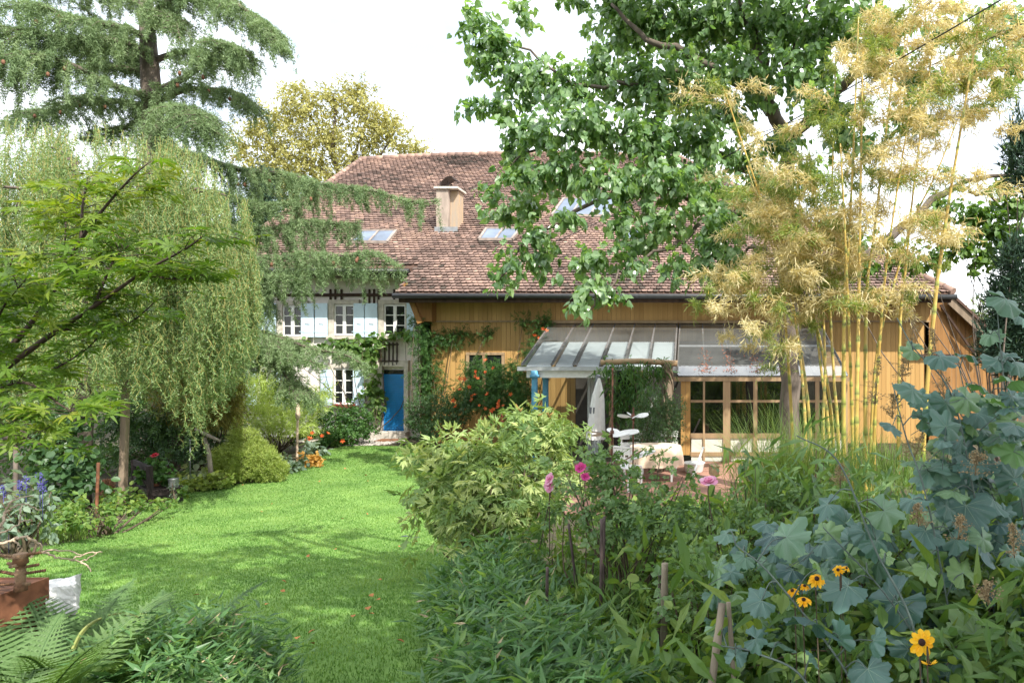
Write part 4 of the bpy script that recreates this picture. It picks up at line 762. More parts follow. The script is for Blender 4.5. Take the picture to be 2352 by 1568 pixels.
for i, (u, v, l) in enumerate([(45,1105,30),(60,1095,30),(92,1085,40),(98,1100,30),(8,1115,26),(20,1175,26)]):
    mb = MB(); n = 36; p = P(u, v, 7.5); q = p + np.column_stack([r.normal(0, .012, n), r.normal(0, .012, n), -np.linspace(0, l / F * 7.5, n)]); mb.scatter(T_OVAL, q, r.normal(size=(n, 3)), r.normal(size=(n, 3)), .03, r.random(n)); mb.tube([p, p - [0, 0, .45]], .004, 4); mb.build("flower_spike", M_BLUEF, o)
def tuft(name, label, cat, px, n, L, wd, m, spread=.15, lean=(.1, .5), bend=(.6, 1.4), seg=6, group=None, z0=None):
    r = rng_(label); ps = [hit(*q) if len(q) == 2 else P(*q) for q in px]; c = A(ps).mean(0); c[2] = gz(c[0], c[1]) if z0 is None else z0; o = thing(name, label, cat, c, group); mb = MB()
    for p in ps:
        b = np.tile(p, (n, 1)); b[:, :2] += r.normal(0, spread, (n, 2)); b[:, 2] = gz(b[:, 0], b[:, 1]) if z0 is None else z0
        blades(mb, b, r.random(n) * 6.28, L * r.uniform(.55, 1.1, n), wd * r.uniform(.7, 1.2, n), r.uniform(*lean, n), r.uniform(*bend, n), seg, np.clip(r.normal(.45, .2, n), 0, .86))
    mb.build("leaves", m, o); return o
tuft("daylily", "arching strap-leaved tuft on the lawn edge below the salvia", "plant", [(135,1245),(170,1240),(110,1240)], 60, .5, .016, M_GRASSB, .1)
tuft("fine_grass", "wispy grey-green grass tuft beside the salvia", "grass tuft", [(80,1235),(100,1225)], 140, .5, .005, M_SILV, .1)
plant("back_hedge", "mixed green hedge closing the garden behind the willow", "hedge", [(-40,960,17,90,70),(90,930,18,90,80),(220,920,18,90,80),(340,900,18,80,70),(60,1030,15,80,50),(220,1040,15.5,70,50),(-60,1060,13,80,70),(330,1040,15.5,60,50),(450,930,17.5,60,60)], T_OVAL, .11, 90, M_CREEP, shell=.7, clus=7)
plant("edging_plant", "low leafy plants around the foot of the bench", "plant", [(350,1160,12,30,12),(300,1140,12.2,30,18),(410,1130,12.6,16,12),(250,1140,11.4,30,20)], T_ROUND, .08, 260, M_COVER, shell=.8, clus=4)
# patio side
plant("evergreen_clematis", "evergreen climber hanging from the log beam by the patio", "vine", [(1400,850,16.3,26,24),(1450,850,16.3,36,26),(1500,850,16.3,34,22),(1410,900,16.3,26,40),(1445,900,16.4,34,44),(1480,890,16.3,26,34),(1430,950,16.2,34,40),(1520,850,16.2,18,26),(1470,940,16.3,30,40)], T_LANCE, .20, 130, M_CREEP, droop=1.0, upn=.2, outn=.6, shell=.7, clus=5)
plant("yew_bush", "rounded dark grey-green bush beside the glass front", "bush", [(1510,960,15.6,56,56),(1500,925,15.6,44,40),(1530,990,15.5,46,46),(1470,985,15.5,36,40),(1550,940,15.6,26,40)], T_LEAF, .05, 900, M_DARK, shell=.5, clus=7, lump=.1)
o = thing("log_trellis", "debarked log beam on a vine-wrapped post before the glass roof", "trellis", (X(1533, 16.3), 16.3, 0)); mb = MB(); mb.tube(A([P(1380, 832, 16.3), P(1470, 829, 16.3), P(1556, 834, 16.3)]), .07, 10); mb.build("log_beam", M_OAK, o)
mb = MB(); r = rng_("vines"); c = curve([P(1533, 834, 16.3), P(1535, 900, 16.3), [X(1533,16.3), 16.3, 0]], 14); mb.tube(c, .09, 10)
for k in range(7): a = r.random() * 6; t = np.linspace(0, 1, 14); mb.tube(c + np.column_stack([.11 * np.cos(a + t * 7), .11 * np.sin(a + t * 7), 0 * t]), .018, 5)
mb.build("post", M_WOOD, o)
# golden bamboo
M_BAM = leafmat("bamboo_leaf", [(.40, .355, .17), (.57, .51, .28), (.70, .645, .42)], .5, .4, .45, (1.3, 1.15, .7))
M_BAMG = leafmat("bamboo_leaf_green", [(.10, .16, .04), (.17, .24, .06), (.30, .34, .12)], .5, .4, .4)
M_CULM = tinted("golden_culm", [(0, (.40, .26, .055)), (.7, (.53, .385, .10)), (.9, (.30, .33, .07)), (1, (.10, .07, .03))], .32, (30, 30, 3), .8, spec=.5)
BB = thing("bamboo_clump", "tall golden-stemmed bamboo clump with tan feathery foliage", "bamboo", (X(1960, 9), 9, float(gz(X(1960, 9), 9))))
CUL = [[(1820,1000),(1802,711),(1788,585),(1688,280),(1660,200)],[(1862,1000),(1834,773),(1790,620),(1715,380)],[(1913,1000),(1893,832),(1870,728),(1815,565),(1760,420)],[(1904,1000),(1885,840),(1862,640),(1830,420)],[(1938,1000),(1938,809),(1942,646),(1950,549),(1962,300),(1972,40)],[(1967,1000),(1971,776),(1974,598),(1978,350),(1982,120)],[(1958,1000),(1952,800),(1942,560),(1930,330)],[(1988,1000),(1988,809),(1993,646),(2005,555),(2048,190),(2058,60)],[(2008,1000),(2018,825),(2032,646),(2048,520),(2092,240)],[(2001,1000),(2016,800),(2050,665),(2094,515),(2150,400),(2205,260)],[(2064,1000),(2068,740),(2080,620),(2100,420),(2140,130)],[(2122,1000),(2146,710),(2161,590),(2180,460),(2208,290),(2242,90),(2254,10)],[(1850,1000),(1842,860),(1822,700),(1790,480)],[(1925,1000),(1915,860),(1905,640),(1912,400),(1920,120)],[(1890,1000),(1895,820),(1882,600),(1860,380)]]
r = rng_("culms"); fb = MB(); gb = MB(); tb = MB(); ps, ds, tt = [], [], []
def spray(p, az, L, mbT, lst):
    d = A([math.cos(az), math.sin(az), .55]); s = np.linspace(0, 1, 9)[:, None]; q = p + d * L * s - UP * (s ** 2) * L * .45; mbT.tube(q, .0032, 3, .5, cap=False)
    for k in range(2, 9):
        for j in range(3):
            sd = nrm(d + r.normal(0, .8, 3)); l2 = L * .32 * r.random() + .05; s2 = np.linspace(.15, 1, 5)[:, None]; q2 = q[k] + sd * l2 * s2 - UP * s2 ** 2 * l2 * .3
            n = 5; qq = np.repeat(q2, n // 5 + 1, 0); lst.append((qq + r.normal(0, .02, qq.shape), sd * .6 + r.normal(0, .6, qq.shape) - UP * .45))
lst = []; lstg = []
for i, cpx in enumerate(CUL):
    Y = 9 + r.normal(0, .45) ; Yt = Y + r.normal(0, .3); pts = A([P(u, v, Y + (Yt - Y) * k / (len(cpx) - 1)) for k, (u, v) in enumerate(cpx)]); pts = np.vstack([[pts[0, 0], pts[0, 1], gz(pts[0, 0], pts[0, 1]) - .05], pts])
    n = 90; c = curve(pts, n); L = np.linalg.norm(np.diff(c, axis=0), axis=1).sum(); rr = np.linspace(.026 if i not in (4, 5, 7, 11) else .033, .008, n); tint = np.full(n, .15 + .5 * r.random())
    nd = np.zeros(n, bool); nd[::5] = True; rr = np.where(nd, rr * 1.22, rr); tint = np.where(nd, .97, tint); tint[np.roll(nd, 1)] = .84
    mb = MB(); mb.tube(c, rr, 8, np.repeat(tint, 8)); mb.build("culm", M_CULM, BB)
    z = c[:, 2]; ids = [k for k in range(n) if nd[k] and z[k] > 3.2 + r.random() * .8]
    for k in ids:
        for _ in range(2 if r.random() < .6 else 1): spray(c[k], r.random() * 6.28, r.uniform(.35, .8), tb, lst if r.random() < .66 else lstg)
for (u, v, ru, rv, N) in [(1760,560,90,60,16),(1740,650,80,50,16),(1800,740,70,60,16),(1850,680,60,60,12),(1700,690,70,30,9),(1640,720,30,10,3),(1800,480,90,60,16),(1780,820,50,40,7),(1900,560,70,60,10),(2030,120,90,80,12),(2130,140,90,90,20),(2220,190,80,80,18),(2280,90,60,70,10),(2070,270,60,60,8),(2200,330,60,50,6),(2230,560,40,50,3),(2110,700,60,40,3),(1990,720,60,60,4),(1880,420,60,60,10),(1950,240,60,80,9),(2010,60,80,60,8),(2160,40,80,40,8),(2280,200,50,60,8),(2240,420,50,40,5),(2160,240,70,60,8),(2040,420,60,60,6),(1900,300,50,60,6),(1850,600,60,50,8)]:
    for _ in range(int(N * .75)):
        p = P(u + r.normal(0, ru * .6), v + r.normal(0, rv * .6), 9 + r.normal(0, .45)); spray(p, r.random() * 6.28, r.uniform(.3, .6), tb, lst if r.random() < .68 else lstg)
for l, m, nm in ((lst, M_BAM, "foliage"), (lstg, M_BAMG, "green_foliage")):
    if not l: continue
    q = np.vstack([a for a, b in l]); d = np.vstack([b for a, b in l]); k = MB(); k.scatter(T_THIN, q, d, r.normal(size=q.shape) + UP * .6, .075 + .04 * r.random(len(q)), np.clip(r.normal(.48, .22, len(q)), 0, .86)); k.build(nm, m, BB)
tb.build("branches", M_CULM, BB)
# ------------------------------------------------------------------ foreground planting
M_PEON = fol("peony_leaf", (.09, .165, .055), (.20, .30, .10), (.46, .52, .24), tr=.36)
M_ROSEL = fol("rose_leaf", (.065, .135, .045), (.115, .215, .075), (.22, .335, .14), spec=.5, rough=.4)
M_DBAM = fol("dwarf_bamboo_leaf", (.045, .12, .045), (.09, .20, .065), (.21, .34, .10), spec=.5, rough=.42)
M_FERN = fol("fern_frond", (.05, .12, .035), (.10, .19, .06), (.19, .29, .11))
M_DAY = fol("daylily_leaf", (.05, .13, .025), (.11, .22, .04), (.24, .34, .08))
M_PERS = fol("lance_leaf", (.055, .12, .04), (.10, .195, .065), (.20, .31, .11), spec=.5, rough=.42)
M_PLUM = leafmat("plume_poppy_leaf", [(.055, .115, .11), (.105, .20, .165), (.21, .33, .12)], .42, .5, .22, (1.1, 1.5, .5), vein=(.24, .33, .29))
M_PSTEM = plain("glaucous_stem", (.10, .135, .115), .55, .2, 10)
M_TAN = leafmat("tan_plume", [(.22, .16, .09), (.34, .26, .15), (.46, .38, .23)], .7, .2, .3, (1.2, 1.1, .8))
M_PINK = fol("pink_petal", (.72, .24, .42), (.80, .38, .56), (.85, .60, .70), tr=.35, trc=(1.15, .9, 1))
M_MAG = fol("magenta_petal", (.55, .03, .20), (.66, .06, .30), (.72, .16, .40), tr=.3, trc=(1.2, .7, .9))
M_YEL = fol("yellow_petal", (.80, .38, .005), (.88, .50, .012), (.93, .60, .03), tr=.3, trc=(1.1, 1, .6))
o, r = plant("tree_peony", "spreading tree peony with deeply cut pale-edged leaves beside the lawn", "bush", [(1100,1040,6.9,100,50),(1030,1050,6.8,70,40),(1220,1000,7.4,80,36),(1190,962,7.6,50,20),(1290,985,7.7,44,28),(1240,960,7.7,60,16),(1130,1105,6.6,110,50),(1000,1110,6.5,50,40),(960,1150,6.4,36,28),(1060,1165,6.3,70,44),(1180,1160,6.4,80,50),(1120,1220,6.2,70,30),(1265,1060,7.2,60,40),(1250,1120,7,60,36),(985,1185,6.3,30,20),(1040,1220,6.2,36,20),(985,1040,6.8,36,18)], T_PEONY, .21, 120, M_PEON, droop=.65, upn=.6, outn=.5, shell=.85, clus=4, clen=1.6, nst=2, rst=.016, base=A([-1.75, 6.5, gz(-1.75, 6.5)]), lump=.2)
mb = MB(); r = rng_("peony pods")
for u, v in ((1195,945),(1248,950),(1260,956),(1040,1020),(975,1178)):
    p = P(u, v, 7.3); 
    for k in range(4): mb.tube([p, p + r.normal(0, .03, 3) + [0, 0, .03]], [.012, .004], 5)
mb.build("seed_pod", plain("dry_pod", (.28, .18, .06), .8), o)
plant("astilbe", "dark red foliage behind the tree peony", "plant", [(1170,985,7.9,34,12),(1200,990,7.9,26,10)], T_LEAF, .08, 260, fol("wine_leaf", (.12, .02, .03), (.20, .04, .06), (.28, .10, .09)), clus=5, shell=.7)
o, r = plant("rose_bush", "open rose bush with magenta and pink blooms before the patio table", "bush", [(1400,1075,5,50,40),(1450,1090,5,44,34),(1370,1120,4.9,44,40),(1420,1150,4.8,56,44),(1500,1170,4.8,54,44),(1350,1180,4.8,40,36),(1520,1060,5,14,36),(1460,1050,5.1,12,26),(1570,1100,4.9,13,40),(1380,1040,5.1,18,16),(1560,1180,4.7,50,40),(1480,1220,4.6,60,40),(1400,1220,4.6,50,36),(1590,1230,4.5,50,40),(1280,1160,4.9,36,40),(1300,1110,4.9,20,30)], T_ROSE, .115, 250, M_ROSEL, droop=.35, shell=.9, clus=4, nst=2, rst=.009, lump=.25, base=A([-.45, 4.7, gz(-.45, 4.7)]))
plant("currant_bush", "twiggy small-leaved shrub arching over the bank beside the rose bush", "bush", [(1660,1210,4.3,50,36),(1720,1180,4.3,54,36),(1780,1150,4.4,54,34),(1690,1260,4.1,54,36),(1760,1230,4.1,50,40),(1620,1170,4.5,40,30),(1840,1140,4.4,40,30),(1640,1310,3.9,50,30)], T_OVAL, .042, 1000, M_ROSEL, droop=.2, shell=.9, clus=6, nst=3, rst=.008, lump=.25)
plant("rose_shoot", "young rose shoots with bluish leaflets leaning over the daylilies", "bush", [(1560,1300,3.7,50,36),(1620,1330,3.6,50,36),(1540,1370,3.5,44,34),(1610,1400,3.4,44,34),(1680,1330,3.6,40,34),(1700,1290,3.8,40,34),(1590,1290,3.8,40,26)], T_ROSE, .12, 190, M_ROSEL, droop=.3, shell=.9, clus=3, nst=2, rst=.008)
def bloom(o, u, v, Y, R, m, tilt, seed, part="bloom"):
    r = rng_(seed); mb = MB(); p = P(u, v, Y); ax = nrm(A(tilt)); a = nrm(np.cross(ax, [.3, .2, 1])); b = np.cross(ax, a)
    for ring, n, open_, l in ((0, 5, .25, .75), (1, 6, .55, .9), (2, 7, .95, 1.0)):
        for k in range(n):
            t = k * 6.283 / n + ring * .5 + r.normal(0, .12); d = a * math.cos(t) + b * math.sin(t); sd = np.cross(ax, d); L = R * l * r.uniform(.85, 1.1)
            q1 = p + d * L * open_ * .6 + ax * L * (.55 - .3 * open_); q2 = p + d * L * (open_ + .05) + ax * L * (.95 - .75 * open_); w_ = L * .5
            mb.add([p - ax * .2 * R, q1 - sd * w_, q2 - sd * w_ * .7, q2 + d * L * .1, q2 + sd * w_ * .7, q1 + sd * w_], [A([[0,1,5]]), A([[1,2,3,4,5]])], np.clip(r.normal(.45, .25), 0, .86))
    f = mb.build(part, m, o); mb = MB(); mb.tube(curve([p - ax * .1 * R, p - [0, 0, .12], p + A([r.normal(0, .06), .03, -.5])], 8), .004, 5); mb.build("flower_stem", M_STEM, o); return f
bloom(o, 1333, 1074, 4.8, .042, M_MAG, (-.2, -.7, .6), "m1"); bloom(o, 1345, 1095, 4.8, .03, M_MAG, (.3, -.7, .5), "m2")
bloom(o, 1264, 1100, 4.8, .045, M_PINK, (-.6, -.6, .4), "p1"); bloom(o, 1262, 1116, 4.8, .04, M_PINK, (-.3, -.8, .1), "p2"); bloom(o, 1628, 1108, 4.3, .055, M_PINK, (0, -.35, .9), "p3")
plant("acanthus", "fresh green cut-leaved plants under the tree peony", "plant", [(1240,1240,5.4,50,30),(1300,1250,5.2,44,30),(1200,1270,5.3,50,24),(1340,1240,5.2,40,30),(1270,1180,5.8,44,34),(1330,1190,5.6,36,34),(1130,1268,5.6,50,16)], T_PEONY, .17, 60, M_COVER, droop=.5, shell=.9, clus=4, nst=1, rst=.006)
# dwarf bamboo masses
def dwarf_bamboo(label, poly, n, h, seed, ls=1.0):
    r = rng_(seed); poly = A(poly); lo, hi = poly.min(0), poly.max(0); q = r.uniform(lo, hi, (n * 3, 2)); q = q[inpoly(q, poly)][:n]; c = q.mean(0); o = thing("dwarf_bamboo", label, "bamboo", (c[0], c[1], gz(*c)))
    # distance from the polygon edge lowers the rim
    ed = np.full(len(q), 9.0)
    for i in range(len(poly)):
        a, b = poly[i - 1], poly[i]; t = np.clip(((q - a) @ (b - a)) / ((b - a) @ (b - a)), 0, 1); ed = np.minimum(ed, np.linalg.norm(q - (a + t[:, None] * (b - a)), axis=1))
    hh = h * (.45 + .55 * sstep(ed / .35)) * r.uniform(.75, 1.15, len(q)) * (1 + .18 * np.sin(q[:, 0] * 5) * np.sin(q[:, 1] * 4 + 1)); z0 = gz(q[:, 0], q[:, 1]); lean = r.normal(0, .12, (len(q), 2)); K = 12
    t = r.uniform(.3, 1.0, (len(q), K)); pos = np.stack([q[:, 0:1] + lean[:, 0:1] * t, q[:, 1:2] + lean[:, 1:2] * t, z0[:, None] + hh[:, None] * t], -1); az = r.random((len(q), K)) * 6.28
    d = np.stack([np.cos(az), np.sin(az), r.normal(.45, .45, az.shape)], -1); mb = MB(); pos, d = pos.reshape(-1, 3), d.reshape(-1, 3)
    tt = np.clip(r.normal(.42, .2, len(pos)), 0, .86); tt[r.random(len(pos)) < .05] = .86
    mb.scatter(T_LANCE, pos, d, UP * .9 + r.normal(0, .45, d.shape), (.085 + .065 * r.random(len(pos))) * ls, tt); mb.build("foliage", M_DBAM, o)
    dry = r.random(len(pos)) < .02; mb = MB(); mb.scatter(T_LANCE, pos[dry] + r.normal(0, .02, (dry.sum(), 3)), d[dry], r.normal(size=(dry.sum(), 3)), .07, .6); mb.build("dry_leaves", plain("straw", (.45, .36, .22), .8), o)
    mb = MB()
    for i in range(0, len(q), 3): mb.tube([[q[i, 0], q[i, 1], z0[i] - .02], [q[i, 0] + lean[i, 0], q[i, 1] + lean[i, 1], z0[i] + hh[i] * .85]], .002, 3, cap=False)
    mb.build("canes", M_DBAM, o); return o
mb = MB(); r = rng_("undergrowth"); B = []
for _ in range(210):
    y_ = r.uniform(2.3, 11.0); x_ = r.uniform((-.5 if y_ < 4.3 else -1.05) if y_ < 6 else -1.4, .55 * y_ + .6)
    if 6.2 < y_ and x_ < -.9: continue
    B.append((A([x_, y_, gz(x_, y_) + .12]), A([.42, .42, r.uniform(.2, .5)])))
blob_leaves(mb, B, T_OVAL, .085, 95, r, droop=.4, shell=.8, clus=6, zmin=0); blob_leaves(mb, B[::2], T_LANCE, .2, 50, r, droop=.2, shell=.8, clus=4, zmin=0)
o = tag(mb.build("undergrowth", M_COVER), "tangle of low green plants covering the planted bank", "undergrowth", kind='stuff')
dwarf_bamboo("dwarf bamboo hummock along the lawn edge in front of the tree peony", [(-1.02, 2.7), (-1.22, 3.6), (-1.66, 4.6), (-1.96, 5.5), (-1.82, 6.0), (-1.3, 5.9), (-1.05, 5.0), (-.75, 4.2), (-.35, 3.6), (.0, 3.1), (.02, 2.6), (-.6, 2.4)], 3300, .40, "dbr")
dwarf_bamboo("dwarf bamboo hummock beside the white stone and ferns", [(-1.62, 2.2), (-1.87, 2.8), (-2.2, 3.42), (-2.55, 3.82), (-2.8, 3.8), (-2.75, 3.3), (-2.5, 2.8), (-2.05, 2.1)], 3400, .54, "dbl", .66)
# ferns
def fern(label, px, n, L, m=None, Y=None):
    r = rng_(label); b = A(P(*px)); b[2] = gz(b[0], b[1]); o = thing("fern", label, "fern", b)
    mb = MB()
    for k in range(n):
        az = k * 6.283 / n + r.normal(0, .25); l = L * r.uniform(.75, 1.1); t = np.linspace(0, 1, 34); a0 = r.uniform(.05, .35); h = A([math.cos(az), math.sin(az), 0]); an = a0 + 1.0 * t ** 1.5; st = np.cumsum(np.stack([np.sin(an), np.cos(an)], 1) * l / 34, 0); c = b + h * st[:, :1] + UP * st[:, 1:]
        mb.tube(c[::3], .003, 4, .3, cap=False); T = nrm(np.gradient(c, axis=0)); S = A([-h[1], h[0], 0]); N = nrm(np.cross(S, T)); tn = np.clip(r.normal(.45, .12), 0, .8)
        for sg in (-1, 1):
            pl = l * .26 * np.sin(np.clip((t - .08) / .92, 0, 1) ** .6 * math.pi) ** .8 + .004
            for i in range(4, 34):
                d = nrm(S * sg + T[i] * .35 - UP * .12); m_ = 6; s = np.arange(m_) / m_ * pl[i]; q = c[i] + d * s[:, None]
                w_ = np.maximum(.018 * (1 - np.arange(m_) / m_), .004)
                mb.scatter(T_LEAF, np.repeat(q, 2, 0), np.stack([T[i] * .9 + d * .5, -T[i] * .9 + d * .5] * m_, 0), np.tile(N[i], (2 * m_, 1)), np.repeat(w_, 2) * 1.3, np.clip(tn + r.normal(0, .06, 2 * m_), 0, .86))
                mb.scatter(T_THIN, c[i][None], d[None], N[i][None], pl[i], tn)
    mb.build("fronds", m or M_FERN, o); return o
fern("large bright fern between the rusty box and the dwarf bamboo", (150, 1650, 3.05), 13, .80); fern("fern tucked into the corner below the rusty box", (30, 1700, 2.75), 11, .82); fern("small fern growing through the dwarf bamboo", (370, 1640, 3.2), 10, .8)
fern("pale fern frond rising beside the slim stake", (1320, 1400, 3.9), 6, .42)
# strap leaves and bank planting
tuft("daylily", "clump of arching yellow-green daylily leaves beside the dark stake", "plant", [(-.85,4.4,0),(-.7,4.1,0)][:0] or [(1330,1475),(1380,1470),(1430,1470),(1360,1500)], 70, .55, .017, M_DAY, .14)
tuft("daylily", "daylily clump among the black-eyed flowers", "plant", [(1760,1560),(1830,1540),(1900,1545),(1690,1530)], 60, .62, .018, M_DAY, .12)
tuft("daylily", "broad daylily clump behind the pair of bamboo stakes", "plant", [(1500,1500),(1580,1490),(1640,1480),(1720,1500)], 50, .50, .016, M_DAY, .14)
tuft("silver_grass", "fountain of fine green ornamental grass at the foot of the golden bamboo", "grass", [(1800,1065,7.4),(1850,1070,7.2),(1900,1060,7.3),(1760,1085,7.3)], 420, 1.42, .0055, M_GRASSB, .16, z0=1.0, lean=(.02, .4), bend=(.4, 1.6))
tuft("silver_grass", "loose grass beside the plume poppy stems", "grass", [(1990,1040,6.6),(2050,1060,6.4)], 220, .9, .008, M_GRASSB, .16, z0=1.0)
plant("lily", "whorled lily leaves rising in front of the ornamental grass", "lily", [(1885,1030,5.2,36,20),(1880,1060,5.2,40,16)], T_LANCE, .24, 150, M_PERS, droop=.3, upn=1, shell=.8, clus=6, nst=2, rst=.01)
plant("lily", "pale lily shoots beside the pink rose bloom", "lily", [(1690,1090,4.6,30,26),(1720,1070,4.6,24,20),(1640,1140,4.5,26,16)], T_LANCE, .20, 100, M_DAY, droop=.3, shell=.8, clus=5, nst=2, rst=.006)
plant("knotweed", "dense dark lance-leaved perennials filling the bank", "plant", [(1760,1120,4.7,60,40),(1850,1110,4.6,60,44),(1930,1130,4.5,60,44),(1990,1170,4.3,60,50),(1880,1180,4.2,60,50),(1800,1200,4.1,56,44),(1960,1230,3.9,60,44),(2040,1120,4.5,50,50),(2080,1200,4.0,56,56),(1880,1260,3.7,50,40),(2060,1290,3.5,60,44),(2150,1160,4.2,60,60),(2160,1260,3.7,60,60),(1720,1060,5.4,50,30),(1960,1080,5.2,60,34)], T_LANCE, .17, 210, M_PERS, droop=.5, shell=.8, clus=5, nst=2, rst=.008)
plant("border_bush", "mixed green underplanting below the plume poppies", "plant", [(1720,1420,3.2,60,40),(1800,1450,3.0,70,40),(1900,1430,3.0,70,44),(2000,1400,3.0,70,50),(2100,1400,3.0,70,50),(2200,1370,3.1,70,60),(2300,1340,3.1,70,70),(1960,1510,2.7,80,40),(2080,1520,2.6,80,40),(2200,1500,2.6,80,50),(2310,1480,2.6,80,60),(1840,1540,2.7,80,34),(1740,1540,2.8,70,34),(2340,1200,3.6,60,70),(2280,1120,4.2,60,60),(2340,1040,4.6,50,70)], T_OVAL, .075, 330, M_PERS, droop=.4, shell=.85, clus=6, nst=1, rst=.005)
plant("hosta", "lime-green broad leaves beside the dark slim stake", "hosta", [(1400,1290,4.4,30,14),(1290,1265,4.9,26,10),(1460,1330,4.2,24,16)], T_ROUND, .065, 160, M_COVER, droop=.5, upn=1, shell=.8, clus=3, nst=1, rst=.006)
tuft("rosemary", "upright needle-leaved shrub in front of the bamboo culms", "bush", [(1990,985,7.6),(2040,990,7.6),(2100,1000,7.2)], 130, .6, .01, M_GRASSB, .2, lean=(0, .5), bend=(0, .5), seg=3, z0=1.35)
# plume poppies
PP = thing("plume_poppy", "plume poppies with big lobed blue-green leaves towering over the bank", "plant", (.75, 2.9, float(gz(.75, 2.9))))
r = rng_("plume poppy"); mats = [MB() for _ in range(1)]; LB = mats[0]; SBm = MB()
LV = [(1813,1232,42,.3),(1897,1159,30,.3),(1939,1348,48,.25),(1869,1428,54,.15),(2054,1388,60,.3),(2016,1243,40,.35),(2121,1222,42,.3),(2215,1170,58,.35),(2156,1393,46,.15),(2233,1446,54,.8),(1743,1379,34,.2),(1740,1467,28,.35),(1796,1478,30,.4),(1869,1509,22,.4),(1995,1544,48,.2),(2128,1080,42,.4),(2230,1096,40,.4),(2254,1250,46,.2),(2306,1285,38,.2),(2037,1175,40,.4),(1666,1226,28,.5),(1708,1281,26,.4),(2037,1275,18,.8),(1883,1303,26,.78),(2208,1310,34,.8),(2303,1460,24,.8),(1991,1303,20,.8),(2128,1310,26,.75),(2092,803,24,.45),(2164,821,32,.4),(2221,815,28,.45),(2317,692,44,.45),(2287,824,34,.45),(2278,770,26,.5),(2296,824,36,.4),(2332,830,34,.4),(2326,875,34,.4),(2092,896,34,.5),(2110,911,24,.45),(2197,914,24,.6),(2260,920,34,.5),(2287,926,34,.5),(2248,887,26,.5),(2338,725,30,.4),(2240,985,36,.5),(2300,1000,40,.45),(2180,1000,30,.5),(2330,1090,44,.4),(2170,1070,30,.45),(2280,1150,44,.35),(2340,1170,40,.3),(2190,1240,36,.25),(2330,1380,48,.2),(2270,1530,50,.25),(2180,1545,44,.3),(2080,1490,40,.2),(2340,1500,44,.5),(1930,1460,34,.3),(2010,1470,34,.3),(1690,1500,26,.5),(1640,1440,20,.6),(2120,960,24,.5),(2050,980,26,.5),(2190,1130,34,.4),(2100,1150,30,.4)]
STM = [[(2130,1900),(2100,1450),(2010,1260),(1925,1060),(1830,1000)],[(2180,1900),(2160,1560),(2030,1360),(1890,1210),(1690,1090)][:4],[(2330,1900),(2300,1500),(2240,1150),(2185,905),(2100,800),(2060,730)],[(2420,1900),(2390,1400),(2330,1050),(2300,820),(2290,700)],[(2250,1900),(2200,1500),(2130,1150),(2080,1000),(2050,880)],[(2030,1900),(1960,1570),(1780,1330),(1690,1250)],[(2360,1900),(2345,1450),(2290,1180),(2230,960),(2200,830)],[(1930,1900),(1860,1580),(1740,1500),(1640,1480)]]
SP = []
for k, s in enumerate(STM):
    Y = [2.5, 2.6, 3.0, 3.2, 2.8, 2.4, 3.3, 2.3][k]; pts = A([P(u, v, Y + .1 * j) for j, (u, v) in enumerate(s)]); pts[0, 2] = gz(pts[0, 0], pts[0, 1]) - .02; c = curve(pts, 30); SBm.tube(c, np.linspace(.0058, .0025, 30), 6); SP.append(c)
ALL = np.vstack([c[8:] for c in SP])
for (u, v, R, tn) in LV:
    ray = P(u, v, 1.0) - [0, 0, CZ]; ray = A([ray[0], 1.0, ray[2]]); rel = ALL - [0, 0, CZ]; dpt = rel[:, 1]; dd = np.linalg.norm(rel - ray * dpt[:, None], axis=1); j = int(np.argmin(dd + r.random(len(dd)) * .12)); Y = float(np.clip(ALL[j][1] + r.normal(0, .12), 2.0, 3.9))
    p = P(u, v, Y); s = ALL[j]; L = R / F * Y * 1.25; out_ = nrm(p - s + r.normal(0, .05, 3)); d = nrm(out_ * .9 + A([r.normal(0, .5), r.normal(0, .3), -.25])); n = nrm(A([r.normal(0, .3), -.75, .75]) + r.normal(0, .18, 3))
    att = p - d * L * .15
    LB.scatter(T_PLUME[r.integers(4)], att[None], d[None], n[None], L * 1.5, np.clip(tn + r.normal(0, .11), 0, .84))
    SBm.tube(curve([s, (s + att) / 2 + [0, 0, .03], att], 7), np.linspace(.0034, .002, 7), 5)
for _ in range(330):
    u = r.uniform(1850, 2350) if r.random() < .4 else (r.uniform(2150, 2350) if r.random() < .6 else r.uniform(1640, 1950)); v = r.uniform(1200, 1560) if u < 2100 else r.uniform(900, 1560); Y = r.uniform(3.0, 3.8); R = r.uniform(22, 40); p = P(u, v, Y); d = nrm(r.normal(size=3) * [1, .6, .5] - [0, 0, .3]); n = nrm(A([r.normal(0, .4), -.6, .8]) + r.normal(0, .2, 3)); LB.scatter(T_PLUME[r.integers(4)], p[None], d[None], n[None], R / F * Y * 1.75, np.clip(r.normal(.35, .2) if r.random() < .75 else r.normal(.78, .06), 0, .84)); SBm.tube([p, p - d * .12 - [0, 0, .1]], .002, 5)
LB.build("leaves", M_PLUM, PP, True); SBm.build("stem", M_PSTEM, PP)
